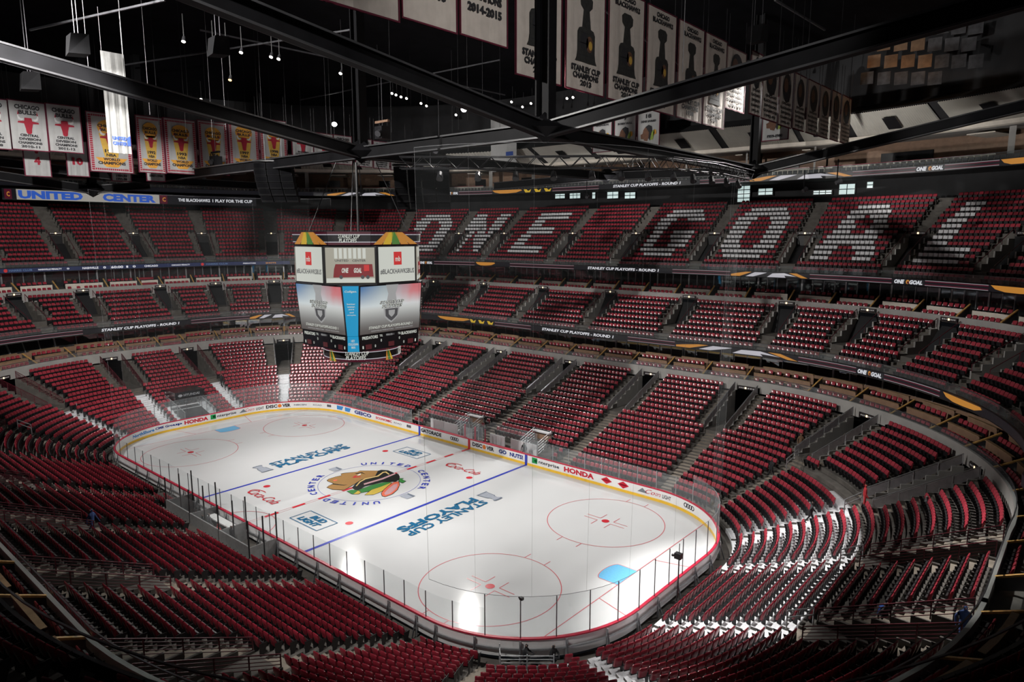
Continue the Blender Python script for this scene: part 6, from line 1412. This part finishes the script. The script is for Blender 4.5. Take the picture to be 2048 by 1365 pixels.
def person(pose, loc, rz, top, bottom, lab, hat=None, pack=None, group=None):
    src, head = pose_mesh(pose); me = src.copy(); me.materials.clear()
    for m_ in (cloth(*top), cloth(*bottom), M_SKIN, hat or M_HAIR, M_SHOE): me.materials.append(m_)
    o = link('person', me, None, lab, 'person', group, None, loc); o.rotation_euler = (0, 0, rz)
    mb_ = MB()      # face: nose, eyes, ears
    for sx in (-1, 1): mb_.box(sx * .032 - .012, sx * .032 + .012, head.y - .105, head.y - .09, head.z + .005, head.z + .022, M_HAIR); mb_.box(sx * .095 - .012, sx * .095 + .012, head.y - .02, head.y + .02, head.z - .025, head.z + .03, M_SKIN)
    mb_.raw([(-.016, head.y - .09, head.z - .03), (.016, head.y - .09, head.z - .03), (0, head.y - .125, head.z - .025), (0, head.y - .095, head.z + .02)], [(0, 1, 2), (1, 3, 2), (3, 0, 2)], M_SKIN); mb_.box(-.025, .025, head.y - .10, head.y - .088, head.z - .058, head.z - .048, cloth('lip', (.35, .1, .1))); mb_.obj('face', o)
    if pack:
        mb_ = MB(); mb_.hexa([(-.15, .12, 1.0), (.15, .12, 1.0), (.15, .28, 1.02), (-.15, .28, 1.02), (-.14, .12, 1.42), (.14, .12, 1.42), (.12, .22, 1.44), (-.12, .22, 1.44)], pack); mb_.obj('backpack', o)
    return o
NAVY = ('navy', (.02, .05, .16)); BLK = ('black', (.015, .015, .018)); REDC = ('red', (.5, .03, .04)); GRY = ('grey', (.12, .12, .13)); BRN = ('brown', (.16, .09, .05))
def on_low(u, v, k): z = LOW['z'](k); p = atZ(u, v, z); return (p[0], p[1], z)
person('walk', (1.2, -22.9, LOW['z'](10)), 2.2, NAVY, BLK, 'person in a blue jacket on the dark stairs left of the rink')
person('walk', on_low(1765, 1272, 11), 1.2, BLK, BLK, 'person with a blue backpack walking in the tunnel behind the near goal', pack=cloth('blue', (.03, .1, .4)))
person('walk', (46.0, -5.2, LOW['z'](17)), .3, NAVY, BLK, 'person in blue and a dark vest at the right edge of the stands', pack=cloth('blackvest', (.015, .015, .018)))
person('walk', on_low(1541, 958, 6), 2.6, BLK, BLK, 'person in black on the steps above the near right corner')
person('walk', on_low(1620, 1050, 6), 1.9, BLK, BLK, 'person in black standing on the bright steps')
person('sit', on_low(1850, 1030, 13), 1.6, GRY, BLK, 'person in grey sitting in the red seats at the right')
person('stand', on_low(1728, 1016, 10), 2.0, REDC, BLK, 'person in a red shirt above the bright steps')
for i, (u, v, c, t) in enumerate(((1600, 905, BRN, 'brown'), (1625, 895, BRN, 'tan'), (1688, 905, BLK, 'black'), (1655, 890, GRY, 'grey'))):
    person('stand', on_low(u, v, 10), .6 + i, c, BLK, '%s person of the camera crew in the right hand stands' % ('leftmost', 'second', 'rightmost', 'third')[i], group='camera crew')
person('crouch', (27.85, -11.5, -.1), 2.2, BLK, BLK, 'photographer in a red cap crouching behind the near end boards', hat=cloth('redcap', (.5, .03, .04)))
person('crouch', (28.95, -10.55, -.1), 1.4, BLK, BLK, 'second photographer in black crouching behind the near end boards')
for i, x in enumerate((-1.6, -.5, .9, 2.9)): person('stand' if i % 2 else 'sit', (x, -14.6, -.2), 3.14, (BLK, GRY, REDC, BLK)[i], BLK, ('person seated in the penalty box', 'person in grey standing in the penalty box', 'person in dark red seated at the scorers table', 'person in black standing at the end of the penalty box')[i], group='people in the penalty box')
person('stand', (6.7, 13.9, .12), .4, BLK, BLK, 'person in black on the right players bench')
person('walk', (-37.4, 5.0, LOW['z'](8)), 1.6, BLK, BLK, 'person in black on the far end stairs')
# camera tripod of the crew
p = Vector(on_low(1640, 880, 11)); r = empty('camera_tripod', p, 'broadcast camera on a tripod among the camera crew', 'camera')
for a in (0, 2.1, 4.2): mb = MB(); mb.tube(p + Vector((.45 * math.cos(a), .45 * math.sin(a), 0)), p + Vector((0, 0, 1.35)), .03, M_BLACK, 5); add(mb, 'leg', r)
mb = MB(); mb.box(p.x - .4, p.x + .3, p.y - .15, p.y + .15, p.z + 1.35, p.z + 1.75, M_BLACK); add(mb, 'body', r); mb = MB(); mb.tube(p + Vector((-.4, 0, 1.55)), p + Vector((-.75, .1, 1.5)), .12, M_BLACK, 8); add(mb, 'lens', r)
